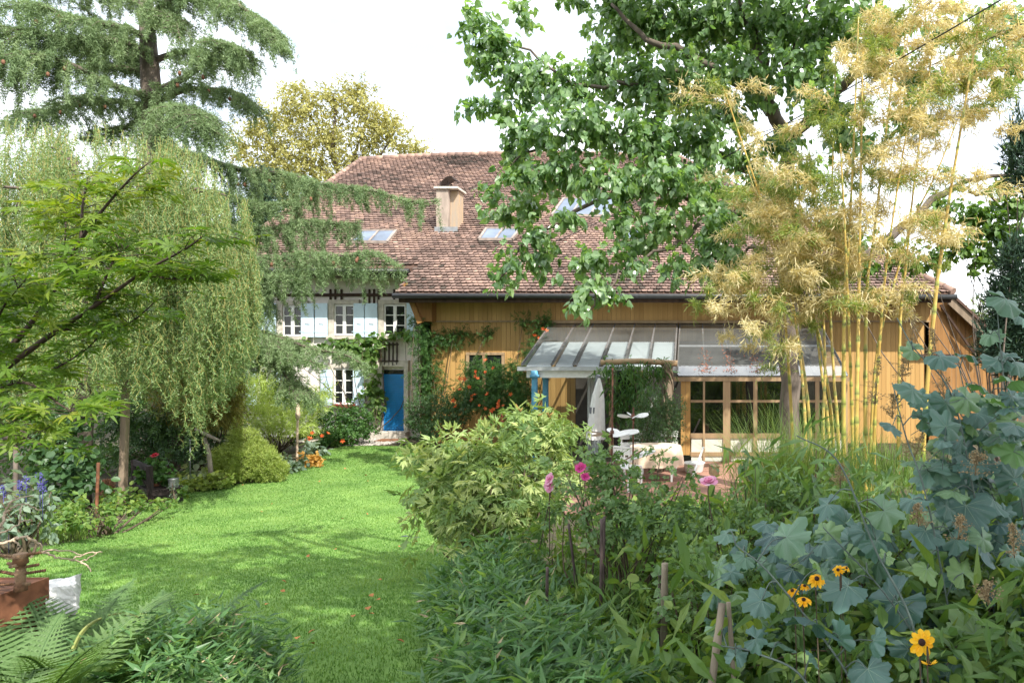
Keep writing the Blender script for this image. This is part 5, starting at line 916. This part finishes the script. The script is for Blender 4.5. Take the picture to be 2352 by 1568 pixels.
for k, (u, v, Y, ru, rv) in enumerate([(2085,780,3.6,24,60),(2070,860,3.5,26,46),(2170,880,3.6,34,40),(2140,790,3.7,24,40),(2010,870,3.6,26,50),(2240,1060,3.0,40,26),(2200,1210,2.8,30,24),(2100,1020,3.2,30,26),(2310,940,3.4,26,34),(2330,1240,2.8,24,34),(1930,1090,3.2,24,24),(2270,1360,2.6,40,24),(2050,930,3.5,28,26),(2110,1180,2.9,24,24)]):
    mb = MB(); b = P(u, v + rv * 1.2, Y); tp = P(u + r.normal(0, 10), v - rv, Y); mb.tube([b, (b + tp) / 2, tp], [.003, .002, .001], 4, .3); q = []
    for j in range(26):
        t = r.random(); c = b + (tp - b) * t; e = c + A([r.normal(0, 1), r.normal(0, 1), r.random() * 1.2]) * ru / F * Y * (1.05 - t) * .8; mb.tube([c, e], .0012, 3, .3, cap=False); s = np.linspace(.25, 1, 14)[:, None]; q.append(c + (e - c) * s + r.normal(0, .006, (14, 3)))
    q = np.vstack(q); mb.scatter(T_OVAL, q, r.normal(size=q.shape), r.normal(size=q.shape), .010, np.clip(r.normal(.5, .2, len(q)), 0, .86)); mb.build("plume", M_TAN, PP)
# black-eyed flowers
M_EYE = plain("dark_flower_centre", (.035, .014, .012), .8, .4, 200, .5)
for (u, v, Y, R, ax, lab, npet) in [(2117,1474,2.1,.042,(-.15,-.85,.35),"large golden black-eyed flower facing outwards among the lobed leaves",9),(1876,1329,2.6,.036,(0,-.5,.85),"upright golden black-eyed flower, largest of the group of small ones",13),(1820,1356,2.6,.027,(-.3,-.3,.9),"golden black-eyed flower with edge-on petals nearest the bamboo stakes",11),(1848,1345,2.65,.024,(.2,-.2,.95),"small golden black-eyed flower squeezed between two bigger ones",11),(1846,1377,2.55,.03,(0,-.35,.9),"lowest golden black-eyed flower of the cluster above the dark lobed leaf",12),(1925,1308,2.6,.024,(-.3,-.6,.6),"golden black-eyed flower half hidden above a blue-green leaf",10),(1944,1304,2.62,.018,(.4,-.4,.8),"tiny golden black-eyed flower peeping over the blue-green leaf tip",8),(2135,1523,2.08,.026,(.1,-.2,-.9),"wilted drooping yellow flower below the large golden one",7)]:
    p = P(u, v, Y); r = rng_(lab); o = thing("black_eyed_susan", lab, "flower", (p[0] + .03, p[1] + .05, gz(p[0], p[1])), "golden black-eyed flowers"); ax = nrm(A(ax, float)); a = nrm(np.cross(ax, [.1, .3, 1])); b = np.cross(ax, a); mb = MB()
    for k in range(npet):
        t = k * 6.283 / npet + r.normal(0, .1); d = a * math.cos(t) + b * math.sin(t); sd = np.cross(ax, d); L = R * r.uniform(.85, 1.1); w_ = L * (.27 if npet < 10 else .22); dr = -.25 if npet < 10 else -.4
        q = [p + d * L * .15, p + d * L * .5 - sd * w_ + ax * L * .04, p + d * L * .85 - sd * w_ * .75 + ax * L * dr * .6, p + d * L + ax * L * dr, p + d * L * .85 + sd * w_ * .75 + ax * L * dr * .6, p + d * L * .5 + sd * w_ + ax * L * .04]
        mb.add(q, [A([[0,1,2,3],[0,3,4,5]])], np.clip(r.normal(.45, .2), 0, .86))
    mb.build("petals", M_YEL, o); mb = MB(); mb.tube([p - ax * .002, p + ax * R * .12, p + ax * R * .24, p + ax * R * .3], [R * .24, R * .27, R * .2, R * .06], 10); mb.build("flower_centre", M_EYE, o)
    mb = MB(); mb.tube(curve([p - ax * .003, p - ax * .04 - [0, 0, .03], ORG[o.name]], 10), .0025, 5); mb.build("stem", M_STEM, o)
# Japanese maple reaching in from the side
M_MAP = leafmat("maple_leaf", [(.06, .125, .016), (.11, .195, .026), (.25, .285, .045)], .5, .35, .42, (1.8, 1.9, .4))
MP_ = thing("maple_tree", "Japanese maple branches with star-shaped green leaves in front of the willow", "tree", (-3.3, 2.9, gz(-3.3, 2.9)))
mb = MB(); fb = MB(); r = rng_("maple"); Y0 = 2.8
mb.tube(curve([[-3.3, 2.9, gz(-3.3, 2.9)], [-3.2, 2.9, 1.6], P(-140, 960, 2.85)], 10), np.linspace(.07, .04, 10), 8)
BR = [[(-140,960,2.85),(20,800,2.8),(72,742,2.8),(111,682,2.8),(186,550,2.75),(246,470,2.75),(303,407,2.7),(340,375,2.7)],[(-140,960,2.85),(60,810,2.75),(138,755,2.7),(216,704,2.65),(324,628,2.6),(420,575,2.55),(470,540,2.55)],[(-140,960,2.85),(-40,760,2.9),(10,650,2.9),(30,590,2.9)],[(-140,960,2.85),(-20,900,2.7),(60,880,2.6),(140,930,2.55),(190,960,2.5)],[(-140,960,2.85),(-40,960,2.7),(40,990,2.6),(110,1030,2.55)],[(72,742,2.8),(140,640,2.9),(150,540,2.95),(150,480,3.0)],[(186,550,2.75),(190,470,2.8),(200,420,2.85)],[(138,755,2.7),(240,760,2.75),(300,740,2.8),(360,690,2.8)],[(216,704,2.65),(260,600,2.7),(300,560,2.75)],[(-60,880,2.7),(0,720,2.5),(60,640,2.45)],[(-100,940,2.8),(60,880,2.9),(200,800,2.95),(260,720,3)],[(324,628,2.6),(390,640,2.6),(450,640,2.62)]]
pos, dr, tn = [], [], []
for k, b in enumerate(BR):
    c = curve(A([P(*q) for q in b]), 26); mb.tube(c, np.linspace(.013 if k < 2 else .006, .002, 26), 6, .3); n0 = 5 if k < 5 else 2
    for i in range(n0, 26):
        for _ in range(2):
            if r.random() < .62:
                az = r.random() * 6.28; l = r.uniform(.03, .15); e = c[i] + A([math.cos(az) * l, math.sin(az) * l, r.uniform(.0, .05)]); mb.tube([c[i], (c[i] + e) / 2 + [0, 0, .012], e], .0014, 4, .3, cap=False)
                for _ in range(r.integers(2, 5)):
                    a2 = az + r.normal(0, .9); pos.append(e + r.normal(0, .03, 3) * [1, 1, .4]); dr.append([math.cos(a2), math.sin(a2), -.12 + r.normal(0, .14)]); tn.append(r.normal(.42, .16) + (.25 if c[i][2] > 3.3 else 0))
pos, dr = A(pos), A(dr); fb.scatter(T_MAPLE, pos, dr, UP + A([.15, -.45, 0]) + r.normal(0, .38, pos.shape), .08 + .035 * r.random(len(pos)), np.clip(tn, 0, .86)); fb.build("leaves", M_MAP, MP_); mb.build("branches", plain("maple_bark", (.06, .04, .03), .7, .3, 20), MP_)
# ------------------------------------------------------------------ objects
def post(name, label, cat, pts, rr, m, k=8, group=None, part=None, toground=True, w_=0):
    r = rng_(label); p = A([P(*q) for q in pts]); 
    if toground: g0 = p[-1].copy(); g0[2] = gz(g0[0], g0[1]) - .03; p = np.vstack([p, g0]) if p[-1][2] > g0[2] + .02 else p
    mb = MB(); c = curve(p, 12); mb.tube(wob(c, w_, r) if w_ else c, np.resize(rr, 12) if np.ndim(rr) else rr, k); o = mb.build(name, m); return tag(o, label, cat, group)
# timber post with cross piece
o = thing("timber_post", "square weathered timber post with a short cross arm under the willow", "post", hit(281, 1158)); c = ORG[o.name]; Yp = c[1]
mb = MB(); w_ = .055; mb.beam(c + [0, 0, -.03], P(290, 872, Yp), .10, .09, .8); mb.build("upright", M_WOOD, o); mb = MB(); mb.beam(P(225, 884, Yp - .1), P(292, 879, Yp - .1), .09, .10, .3); mb.build("cross_arm", M_WOOD, o)
post("rusty_post", "slim rusty post among the groundcover", "post", [(226,1062,10.2),(222,1168,10.2)], .022, M_RUST, 6)
mb = MB(); r = rng_("fern trunk"); p = hit(245, 1172); n = 700; z = r.random(n) * .55; a = r.random(n) * 6.28; q = p + np.column_stack([.07 * np.cos(a), .07 * np.sin(a), z]); mb.tube([p, p + [0, 0, .55]], .06, 8); mb.scatter(T_THIN, q, np.column_stack([np.cos(a), np.sin(a), r.normal(-.5, .6, n)]), r.normal(size=(n, 3)), .07, r.random(n))
tag(mb.build("shaggy_stump", plain("brown_fibre", (.15, .07, .035), .95, .4, 20)), "shaggy brown fibrous stump beside the rusty post", "stump")
# bench
o = thing("bench", "low dark wooden bench carrying flower pots at the lawn edge", "bench", hit(370, 1160)); M_BEN = plain("dark_bench_wood", (.03, .022, .02), .75, .4, 12, .2, stretch=(1, 1, .3))
n0, f0 = P(347, 1153, 12.5), P(312, 1122, 13.15); sd = nrm(A([.64, .45, 0])) * .42; top_n, top_f = P(343, 1070, 12.5), P(308, 1055, 13.15); gn = A([n0[0], n0[1], -.02]); gf = A([f0[0], f0[1], -.02])
def part(nm, fn, m, par):
    mb = MB(); fn(mb); return mb.build(nm, m, par)
for p, t in ((gn, top_n), (gf, top_f)): part("back_leg", lambda mb: mb.beam(p, t, .07, .08), M_BEN, o)
part("backrest", lambda mb: (mb.beam(top_n - [0,0,.05], top_f - [0,0,.05], .05, .10), mb.beam(top_n - [0,0,.33], top_f - [0,0,.33], .04, .06)), M_BEN, o)
zs_ = .23
part("seat", lambda mb: [mb.beam(A([gn[0], gn[1], zs_]) + sd * k, A([gf[0], gf[1], zs_]) + sd * k, .12, .035) for k in (.12, .45, .78, 1.08)], M_BEN, o)
for p in (gn, gf): part("front_leg", lambda mb: mb.beam(p + sd, p + sd + [0, 0, zs_ - .02], .07, .07), M_BEN, o); part("seat_rail", lambda mb: mb.beam(A([p[0], p[1], zs_ - .05]), A([p[0], p[1], zs_ - .05]) + sd, .05, .06), M_BEN, o)
sc_ = gn * .5 + gf * .5 + sd * .5; sc_[2] = zs_ + .02
mb = MB(); c = A([gn[0], gn[1], zs_ + .02]) + sd * .85 + nrm(gf - gn) * .12; mb.tube([c, c + [0,0,.01], c + [0,0,.16], c + [0,0,.17]], [.07, .075, .085, .09], 14); tag(mb.build("zinc_pot", M_LEADG, smooth=False), "small ribbed zinc pot standing on the bench seat", "pot")
o, r = plant("geranium", "potted geranium with one red and white bloom on the bench", "potted plant", [(355,1075,12.9,30,24),(340,1090,12.9,26,20),(375,1095,12.8,20,20)], T_ROUND, .08, 300, M_CREEP, shell=.7, clus=5, base=sc_, zmin=None); c = ORG[o.name]
part("pot", lambda mb: mb.tube([c, c + [0,0,.02], c + [0,0,.16]], [.08, .09, .12], 12), plain("clay_pot", (.32,.14,.08), .85), o); bloom(o, 357, 1046, 12.8, .07, M_RED, (0, -.4, .9), "ger")
o, r = plant("trailing_plant", "small silver trailing plant spilling over the bench end", "potted plant", [(398,1118,12.5,12,16),(404,1140,12.5,8,20)], T_LEAF, .04, 500, M_SILV, shell=.8, zmin=None)
# poles and rods in the border
M_PALE = plain("bleached_wood", (.55, .43, .32), .8, .3, 12, .2, stretch=(1, 1, .2))
o = thing("carved_pole", "pale wooden pole with a carved head at the end of the border", "pole", hit(682, 1066)); c = ORG[o.name]; Yp = c[1]
part("shaft", lambda mb: mb.tube(curve([c - [0,0,.03], P(683, 1000, Yp), P(684, 962, Yp)], 8), .028, 8), M_PALE, o); part("carved_head", lambda mb: mb.tube([P(684, v, Yp) for v in (964, 958, 950, 944, 938, 932, 926)], [.03, .055, .06, .04, .055, .04, .01], 8), M_PALE, o)
for (u, v0, v1, lab) in ((437, 1010, 1110, "thin steel rod beside the variegated hosta"), (472, 1008, 1095, "thin steel rod between hosta and leaning log"), (502, 1015, 1090, "thin steel rod in front of the dwarf spruce")):
    p = hit(u, v1); mb = MB(); mb.tube([p, P(u, v0, p[1])], .009, 6); mb.box(P(u, v0, p[1]), (.06, .02, .015)); tag(mb.build("steel_rod", M_LEADG), lab, "rod", "steel rods in the border")
post("bare_stem", "pale debarked stem with upright shoots behind the dwarf spruce", "stem", [(503,925,15.5),(500,980,15.5),(499,1040,15.5)], .03, M_PALE)
mb = MB(); mb.tube(curve([P(448, 985, 13.9), P(475, 998, 13.9), P(505, 1012, 13.9)], 8), [.025,.03,.03,.035,.035,.035,.03,.025], 8); mb.tube([P(470, 1005, 13.9), P(480, 1040, 13.9), [X(488, 13.9), 13.9, 0]], [.03, .04, .05], 8); tag(mb.build("leaning_log", M_BARKP), "dead leaning log propped up in the border shade", "log")
mb = MB(); p = P(705, 1000, 18.6); p[2] = 0; mb.tube([p, p + [0,0,.08], p + [0,0,.30], p + [0,0,.36], p + [0,0,.34]], [.16, .12, .2, .3, .1], 14); p2 = p + [-.95, -.4, 0]; tag(mb.build("bird_bath", M_STONE), "pale stone bird bath among the golden cypresses", "bird bath")
mb = MB(); p = P(36, 995, 10.9); mb.tube([p + [0,.0,-.10], p + [0,0,-.08], p + [0,0,.06], p + [0,0,.08]], [.1, .15, .19, .16], 14); mb.tube([[p[0], p[1], 0], p - [0,0,.1]], .03, 8); tag(mb.build("stone_bowl", M_BARK), "grey stone bowl on a stem under the maple branches", "bowl")
# rusty box with its sculpture, white stone
bx0, bx1, by0, by1, bz1 = -4.1, -3.10, 2.25, 3.3, 1.745
o = thing("rusty_box", "open rusted steel planter box at the garden path", "planter", ((bx0+bx1)/2, (by0+by1)/2, 1.0)); g_ = .95
part("side_panel", lambda mb: mb.bx(bx1 - .012, bx1, by0, by1, g_, bz1), M_RUST, o); part("side_panel", lambda mb: mb.bx(bx0, bx0 + .012, by0, by1, g_, bz1), M_RUST, o)
part("end_panel", lambda mb: mb.bx(bx0 + .0125, bx1 - .0125, by1 - .012, by1, g_, bz1), M_RUST, o); part("end_panel", lambda mb: mb.bx(bx0 + .0125, bx1 - .0125, by0, by0 + .012, g_, bz1), M_RUST, o)
part("rim", lambda mb: (mb.bx(bx1 - .14, bx1 - .013, by0 + .013, by1 - .013, bz1 - .02, bz1 - .004), mb.bx(bx0 + .013, bx1 - .141, by1 - .14, by1 - .013, bz1 - .02, bz1 - .004)), M_RUST, o)
part("soil", lambda mb: mb.bx(bx0 + .013, bx1 - .013, by0 + .013, by1 - .013, g_, bz1 - .18), M_SOIL, o)
s0 = P(47, 1338, 3.13); s0[2] = bz1 - .004; M_RUST2 = tinted("flaking_rust", [(0, (.12, .06, .035)), (.5, (.24, .13, .07)), (1, (.34, .24, .15))], .8, (40, 40, 40), .5, .4)
o = thing("drill_sculpture", "rusty sculpture of stacked cylinders and threaded drill rods on the steel box", "sculpture", s0); r = rng_("drill")
zz_ = [0, .03, .035, .075, .08, .10, .12, .125, .15, .152, .17]; part("column", lambda mb: mb.tube(s0 + np.column_stack([np.zeros(11), np.zeros(11), zz_]), [.026,.024,.019,.021,.024,.017,.022,.03,.027,.03,.026], 12, np.repeat(r.random(11), 12)), M_RUST2, o)
for k, (z, az, l) in enumerate([(.16,.25,.07),(.155,3.3,.07),(.11,2.9,.06),(.105,.3,.05),(.075,.2,.08),(.07,3.0,.09),(.03,3.6,.06),(.03,-.3,.04),(.12,-1.4,.04)]):
    t = np.linspace(0, 1, 40); d = A([math.cos(az), math.sin(az), .12]); part("drill_rod", lambda mb: mb.tube(s0 + [0,0,z] + d * (.02 + t[:, None] * l), .0055 + .0028 * np.sin(t * 55), 7, .5 + .4 * math.sin(k)), M_RUST2, o)
o = thing("white_stone", "rough broken white stone slab leaning beside the rusty box", "stone", (-3.0, 3.45, 1.0)); r = rng_("stone")
import bmesh
bm = bmesh.new(); bmesh.ops.create_cube(bm, size=1); bmesh.ops.subdivide_edges(bm, edges=bm.edges[:], cuts=9, use_grid_fill=True)
cor = {(-1,-1,-1):P(108,1420,3.25),(1,-1,-1):P(172,1410,3.4),(1,1,-1):P(180,1400,3.75),(-1,1,-1):P(110,1410,3.7),(-1,-1,1):P(100,1350,3.3),(1,-1,1):P(170,1338,3.42),(1,1,1):P(184,1316,3.6),(-1,1,1):P(108,1336,3.6)}
for v in bm.verts:
    a = [(q + .5) for q in v.co]; p = np.zeros(3)
    for kk, cc_ in cor.items():
        p += cc_ * np.prod([a[i] if kk[i] > 0 else 1 - a[i] for i in range(3)])
    v.co = p + r.normal(0, .0022, 3) + .008 * np.sin(p[[1, 2, 0]] * 37) - ORG[o.name]
me = bpy.data.meshes.new("block"); bm.to_mesh(me); bm.free(); ob = bpy.data.objects.new("block", me); C.objects.link(ob); ob.parent = o; me.polygons.foreach_set("use_smooth", np.zeros(len(me.polygons), bool)); me.materials.append(plain("white_stone", (.72, .71, .69), .95, .25, 14, .8))
M_HOSE = plain("yellow_green_cane", (.24, .27, .08), .5, .2, 10)
mb = MB()
for k in range(3): mb.tube(curve([P(165, 1500 - 10*k, 3.0), P(190, 1452 - 8*k, 3.1), P(230, 1420 - 5*k, 3.25), P(280, 1408 - 3*k, 3.4), P(340, 1412, 3.5), P(400, 1440, 3.55)], 20) + [0, 0, -.01 * k], .0055, 6)
tag(mb.build("arching_canes", M_HOSE), "bundle of yellow-green canes arching over the white stone", "canes")
# contorted bare branches
M_TWIG = plain("grey_twig", (.42, .33, .24), .8, .25, 20)
for lab, sets in (("contorted bare hazel branch hanging over the lawn corner", [[(-60,1240,2.9),(0,1248,2.95),(28,1240,3),(57,1233,3),(87,1245,3.05),(99,1266,3.1),(126,1278,3.1),(160,1285,3.15),(186,1288,3.2),(205,1279,3.2),(222,1270,3.2)],[(186,1288,3.2),(200,1298,3.2),(209,1312,3.2)],[(99,1266,3.1),(130,1262,3.1),(190,1274,3.15)],[(160,1285,3.15),(200,1270,3.2),(235,1267,3.2)],[(28,1240,3),(45,1250,3),(40,1262,3)]]),
                  ("contorted bare hazel branch in front of the salvia", [[(-60,1260,3),(0,1207,3.05),(12,1177,3.1),(24,1153,3.1),(54,1140,3.15),(78,1138,3.2)],[(12,1177,3.1),(30,1166,3.1),(51,1156,3.15),(75,1164,3.2),(96,1171,3.2)],[(0,1225,3.0),(25,1214,3.0),(45,1201,3.05),(69,1192,3.1)],[(45,1201,3.05),(48,1175,3.05),(51,1160,3.1)]])):
    mb = MB()
    for k, s in enumerate(sets): n = 4 * len(s); mb.tube(wob(curve(A([P(*q) for q in s]), n), .003, rng_(lab + str(k))), np.linspace(.007 if k == 0 else .0045, .0022, n), 6)
    tag(mb.build("hazel_branch", M_TWIG), lab, "branch", "contorted hazel branches")
# stakes in the bank
M_CANE = plain("weathered_cane", (.23, .19, .14), .7, .35, 14, .2, stretch=(1, 1, .15)); M_DCANE = plain("dark_cane", (.09, .065, .06), .6, .35, 14)
def cane(lab, a, b, rr, m):
    p0, p1 = P(*a), P(*b); p1e = p1 + (p1 - p0) / np.linalg.norm(p1 - p0) * max(0, (p1[2] - gz(p1[0], p1[1]) + .05)); t = np.linspace(0, 1, 21); R_ = np.where(np.arange(21) % 6 == 4, rr * 1.18, rr); mb = MB(); mb.tube(p0 + (p1e - p0) * t[:, None], R_, 10); tag(mb.build("stake", m), lab, "stake", "plant stakes")
cane("thick split bamboo stake leaning beside the thinner one", (1659,1384,2.7), (1636,1560,2.62), .0155, M_CANE); cane("thin jointed bamboo stake leaning beside the thick one", (1673,1382,2.74), (1686,1568,2.7), .0095, M_CANE)
cane("short dark stake standing in the dwarf bamboo", (1257,1302,4.1), (1256,1396,4.1), .009, M_DCANE); cane("tall slim dark stake tied to the rose", (1382,1191,4.3), (1380,1384,4.3), .010, M_DCANE); cane("second dark stake right behind the tall slim one", (1388,1185,4.5), (1386,1360,4.5), .009, M_DCANE)
cane("stout grey rustic stake tied with black cord", (1527,1293,3.5), (1524,1510,3.5), .018, M_CANE); cane("twisted rusty iron stake near the acanthus leaves", (1306,1202,4.7), (1317,1290,4.7), .009, M_DCANE); cane("dark old rose stem next to the rustic stake", (1516,1310,3.6), (1512,1510,3.6), .010, M_DCANE)
# parasol, wind spinners, table and chairs on the patio
o = thing("parasol", "closed white garden parasol beside a grey mast at the conservatory", "parasol", (X(1362, 15.8), 15.8, .03)); r = rng_("parasol")
t = np.linspace(0, 1, 12); ax = np.array([P(1376 - 8 * k, 868 + 140 * k, 15.8) for k in t]); th = np.arange(28) * 6.283 / 28; rr = np.interp(t, [0, .1, .3, .8, 1], [.02, .06, .12, .17, .19]); mb = MB()
v = np.vstack([c + np.column_stack([R_ * (1 + .22 * np.cos(th * 14)) * np.cos(th), R_ * (1 + .22 * np.cos(th * 14)) * np.sin(th), 0 * th]) for c, R_ in zip(ax, rr)]); i, j = np.meshgrid(np.arange(11), np.arange(28), indexing='ij'); a = (i * 28 + j).ravel(); b = (i * 28 + (j + 1) % 28).ravel(); mb.add(v, [np.stack([a, b, b + 28, a + 28], 1)]); mb.build("canopy", M_WHITE, o, True)
M_GREYM = plain("grey_metal", (.16, .17, .19), .45, .2, 8, metal=.4)
part("mast", lambda mb: (mb.beam(P(1372, 860, 15.9), [X(1350, 15.9), 15.9, .03], .07, .09), mb.beam(P(1372, 862, 15.9), P(1378, 866, 15.8), .06, .06)), M_GREYM, o); part("crank", lambda mb: mb.box(P(1361, 942, 15.75), (.12, .14, .14)), M_GREYM, o)
M_RUSTP = plain("rusty_pole", (.13, .055, .035), .75, .4, 20)
def paddle(mb, c, az, L, wd, tilt, up):
    d = A([math.cos(az), math.sin(az), up]); s = A([-math.sin(az), math.cos(az), 0]) * math.cos(tilt) + UP * math.sin(tilt); t = np.linspace(0, 1, 9); w_ = wd * np.sqrt(np.maximum(0, 1 - ((t - .62) / .42) ** 2)).clip(.12); q = c + d * (L * t)[:, None] + UP * (.06 * L * t ** 2)[:, None]
    v = np.vstack([q - s * w_[:, None], q + s * w_[:, None] + 0, q - s * w_[:, None] - [0,0,.008], q + s * w_[:, None] - [0,0,.008]]); i = np.arange(8); mb.add(v, [np.vstack([np.stack([i, i+1, i+10, i+9], 1), np.stack([i+18, i+27, i+28, i+19], 1)])])
for lab, u, v0, hubs, Y in (("tall wind spinner with a ring of broad white paddles", 1405, 845, [(996, 5, .50, .13, .25, .02)], 12.4), ("second wind spinner with a small white propeller over a large plate", 1453, 935, [(957, 4, .30, .07, .5, .1)], 12.8)):
    b = A([X(u, Y), Y, gz(X(u, Y), Y)]); o = thing("wind_spinner", lab, "wind spinner", b, "wind spinners"); part("pole", lambda mb: mb.tube([b, P(u + 2, v0, Y)], .016, 8), M_RUSTP, o)
    for (v, n, L, wd, tl, up) in hubs:
        c = P(u + 1, v, Y); part("hub", lambda mb: mb.tube([c - [0,0,.06], c + [0,0,.06]], .035, 8), M_RUSTP, o)
        for k in range(n): part("blade", lambda mb: paddle(mb, c, k * 6.283 / n + .35, L, wd, tl, up), M_WHITE, o)
    if Y > 12.5:
        c = P(1455, 1047, Y)
        def plate(mb, a0, a1, zo, R_):
            a = np.linspace(a0, a1, 14); q = c + np.column_stack([R_ * np.cos(a), R_ * np.sin(a), 0 * a + zo + .10 * np.cos(a)]); v = np.vstack([c + [0,0,zo], q, c + [0,0,zo-.01], q - [0,0,.01]]); i = np.arange(13); mb.add(v, [np.vstack([np.stack([0*i, i+1, i+2], 1), np.stack([0*i+15, i+17, i+16], 1)])])
        part("plate", lambda mb: plate(mb, -1.5, 1.6, 0, .42), M_WHITE, o); part("rust_plate", lambda mb: plate(mb, -2.6, .4, .03, .2), M_RUST, o)
o = thing("patio_table", "oval patio table under a pale apricot cloth", "table", (X(1506, 14.7), 14.7, .03)); c = ORG[o.name]; th = np.arange(48) * 6.283 / 48; M_CLOTH = plain("apricot_cloth", (.72, .56, .42), .9, .2, 2.5)
lev = [(.01, 0, .74), (.52, .0, .74), (.55, .0, .725), (.56, .03, .55), (.57, .05, .32)]; mb = MB(); v = np.vstack([c + np.column_stack([(a + w_ * np.cos(th * 9)) * np.cos(th), .8 * (a + w_ * np.cos(th * 9)) * np.sin(th), 0 * th + z]) for a, w_, z in lev]); i, j = np.meshgrid(np.arange(4), np.arange(48), indexing='ij'); a = (i * 48 + j).ravel(); b = (i * 48 + (j + 1) % 48).ravel(); mb.add(v, [np.stack([a, a + 48, b + 48, b], 1)]); mb.build("tablecloth", M_CLOTH, o, True)
for dx in (-.35, .35):
    for dy in (-.25, .25): part("leg", lambda mb: mb.bx(c[0]+dx-.02, c[0]+dx+.02, c[1]+dy-.02, c[1]+dy+.02, .03, .72), M_WHITE, o)
def chair(lab, x, y, rz_):
    o = thing("garden_chair", lab, "chair", (x, y, .03), "white garden chairs"); o.rotation_euler = (0, 0, rz_); ORG[o.name] = np.zeros(3)
    for sx in (-.21, .21): part("front_leg", lambda mb: mb.beam([sx, -.2, 0], [sx, -.2, .44], .03, .03), M_WHITE, o); part("back_leg", lambda mb: mb.beam([sx, .24, 0], [sx, .2, .86], .03, .03), M_WHITE, o)
    part("seat", lambda mb: [mb.bx(-.22, .22, -.22 + .09 * k, -.15 + .09 * k, .44, .46) for k in range(5)], M_WHITE, o); part("backrest", lambda mb: [mb.bx(-.25, .25, .17, .19, z, z + .09) for z in (.58, .74)] + [mb.bx(-.26, .26, .165, .195, .84, .88)], M_WHITE, o); return o
chair("white slatted garden chair in front of the round bush", X(1532, 15.9), 15.9, 0); chair("white slatted garden chair behind the table, turned aside", X(1452, 15.5), 15.5, .25); chair("white garden chair with its back to the lawn", X(1440, 13.7), 13.7, 2.6)
mb = MB(); p = A([X(1594, 15.6), 15.6, .03]); mb.tube([p, p + [0,0,.02], p + [0,0,.20], p + [0,0,.22]], [.18, .2, .24, .26], 18); tag(mb.build("white_tub", M_WHITE), "shallow white tub standing on the patio by the cream panel", "tub")
mb = MB(); mb.beam(P(1591, 1095, 13.8), P(1616, 1026, 14.2), .035, .03); tag(mb.build("white_pole", M_WHITE), "slanting whitish pole propped over the patio planks", "pole")
mb = MB(); p = P(1640, 1080, 13.4); mb.box(p, (.14, .3, .18), .2); mb.box(p + [0, 0, .1], (.16, .32, .02), .2); tag(mb.build("wooden_crate", M_OAK), "small orange wooden crate at the patio edge", "crate")
# overhead cables
for lab, a, b, s_ in (("black overhead cable slanting down to the barn eave", P(2400,-60,7.5), P(1150,606,20.2), .25), ("second thin overhead cable below the first", P(2420,20,8.2), P(1600,345,18), .2)):
    t = np.linspace(0, 1, 30)[:, None]; mb = MB(); mb.tube(a + (b - a) * t - UP * s_ * 4 * t * (1 - t), .010, 5); tag(mb.build("overhead_cable", M_BLACK), lab, "cable")
mb = MB(); r = rng_("lawn debris")
# fallen leaves
M_FALL = plain("fallen_leaf", (.40, .17, .06), .8, .4, 12); prot = None
for i in range(38):
    u, v = r.uniform(380, 1010), 1060 + 440 * r.random() ** 1.3; p = hit(u, v)
    if not inpoly(p[None, :2], LAWN)[0]: continue
    if prot is None:
        mb = MB(); mb.add(T_OVAL[0] * [1.6, 1, 1.5], T_OVAL[1], .5); prot = mb.build("fallen_leaf", M_FALL); f = prot
    else: f = prot.copy(); C.objects.link(f)
    tag(f, "small rust-orange fallen leaf lying on the mown lawn", "leaf", "fallen leaves on the lawn"); s = r.uniform(.035, .06); f.scale = (s, s, s); f.location = (p[0], p[1], p[2] + .055); f.rotation_euler = (r.normal(0, .3), r.normal(0, .3), r.random() * 6.28)
M_DKLF = plain("dark_fallen_leaf", (.05, .07, .06), .5, .3, 12)
for u, v, lab in ((918, 1243, "larger dark leaf lying on the lawn near the tree peony"), (947, 1245, "smaller dark leaf lying on the lawn beside the larger one")):
    p = hit(u, v); mb = MB(); mb.scatter(T_OVAL, p[None] + [0, 0, .06], A([[1, .2, .1]]), UP[None] + 0, .13 if u < 930 else .10, .5); tag(mb.build("dark_leaf", M_DKLF), lab, "leaf", "dark leaves on the lawn")
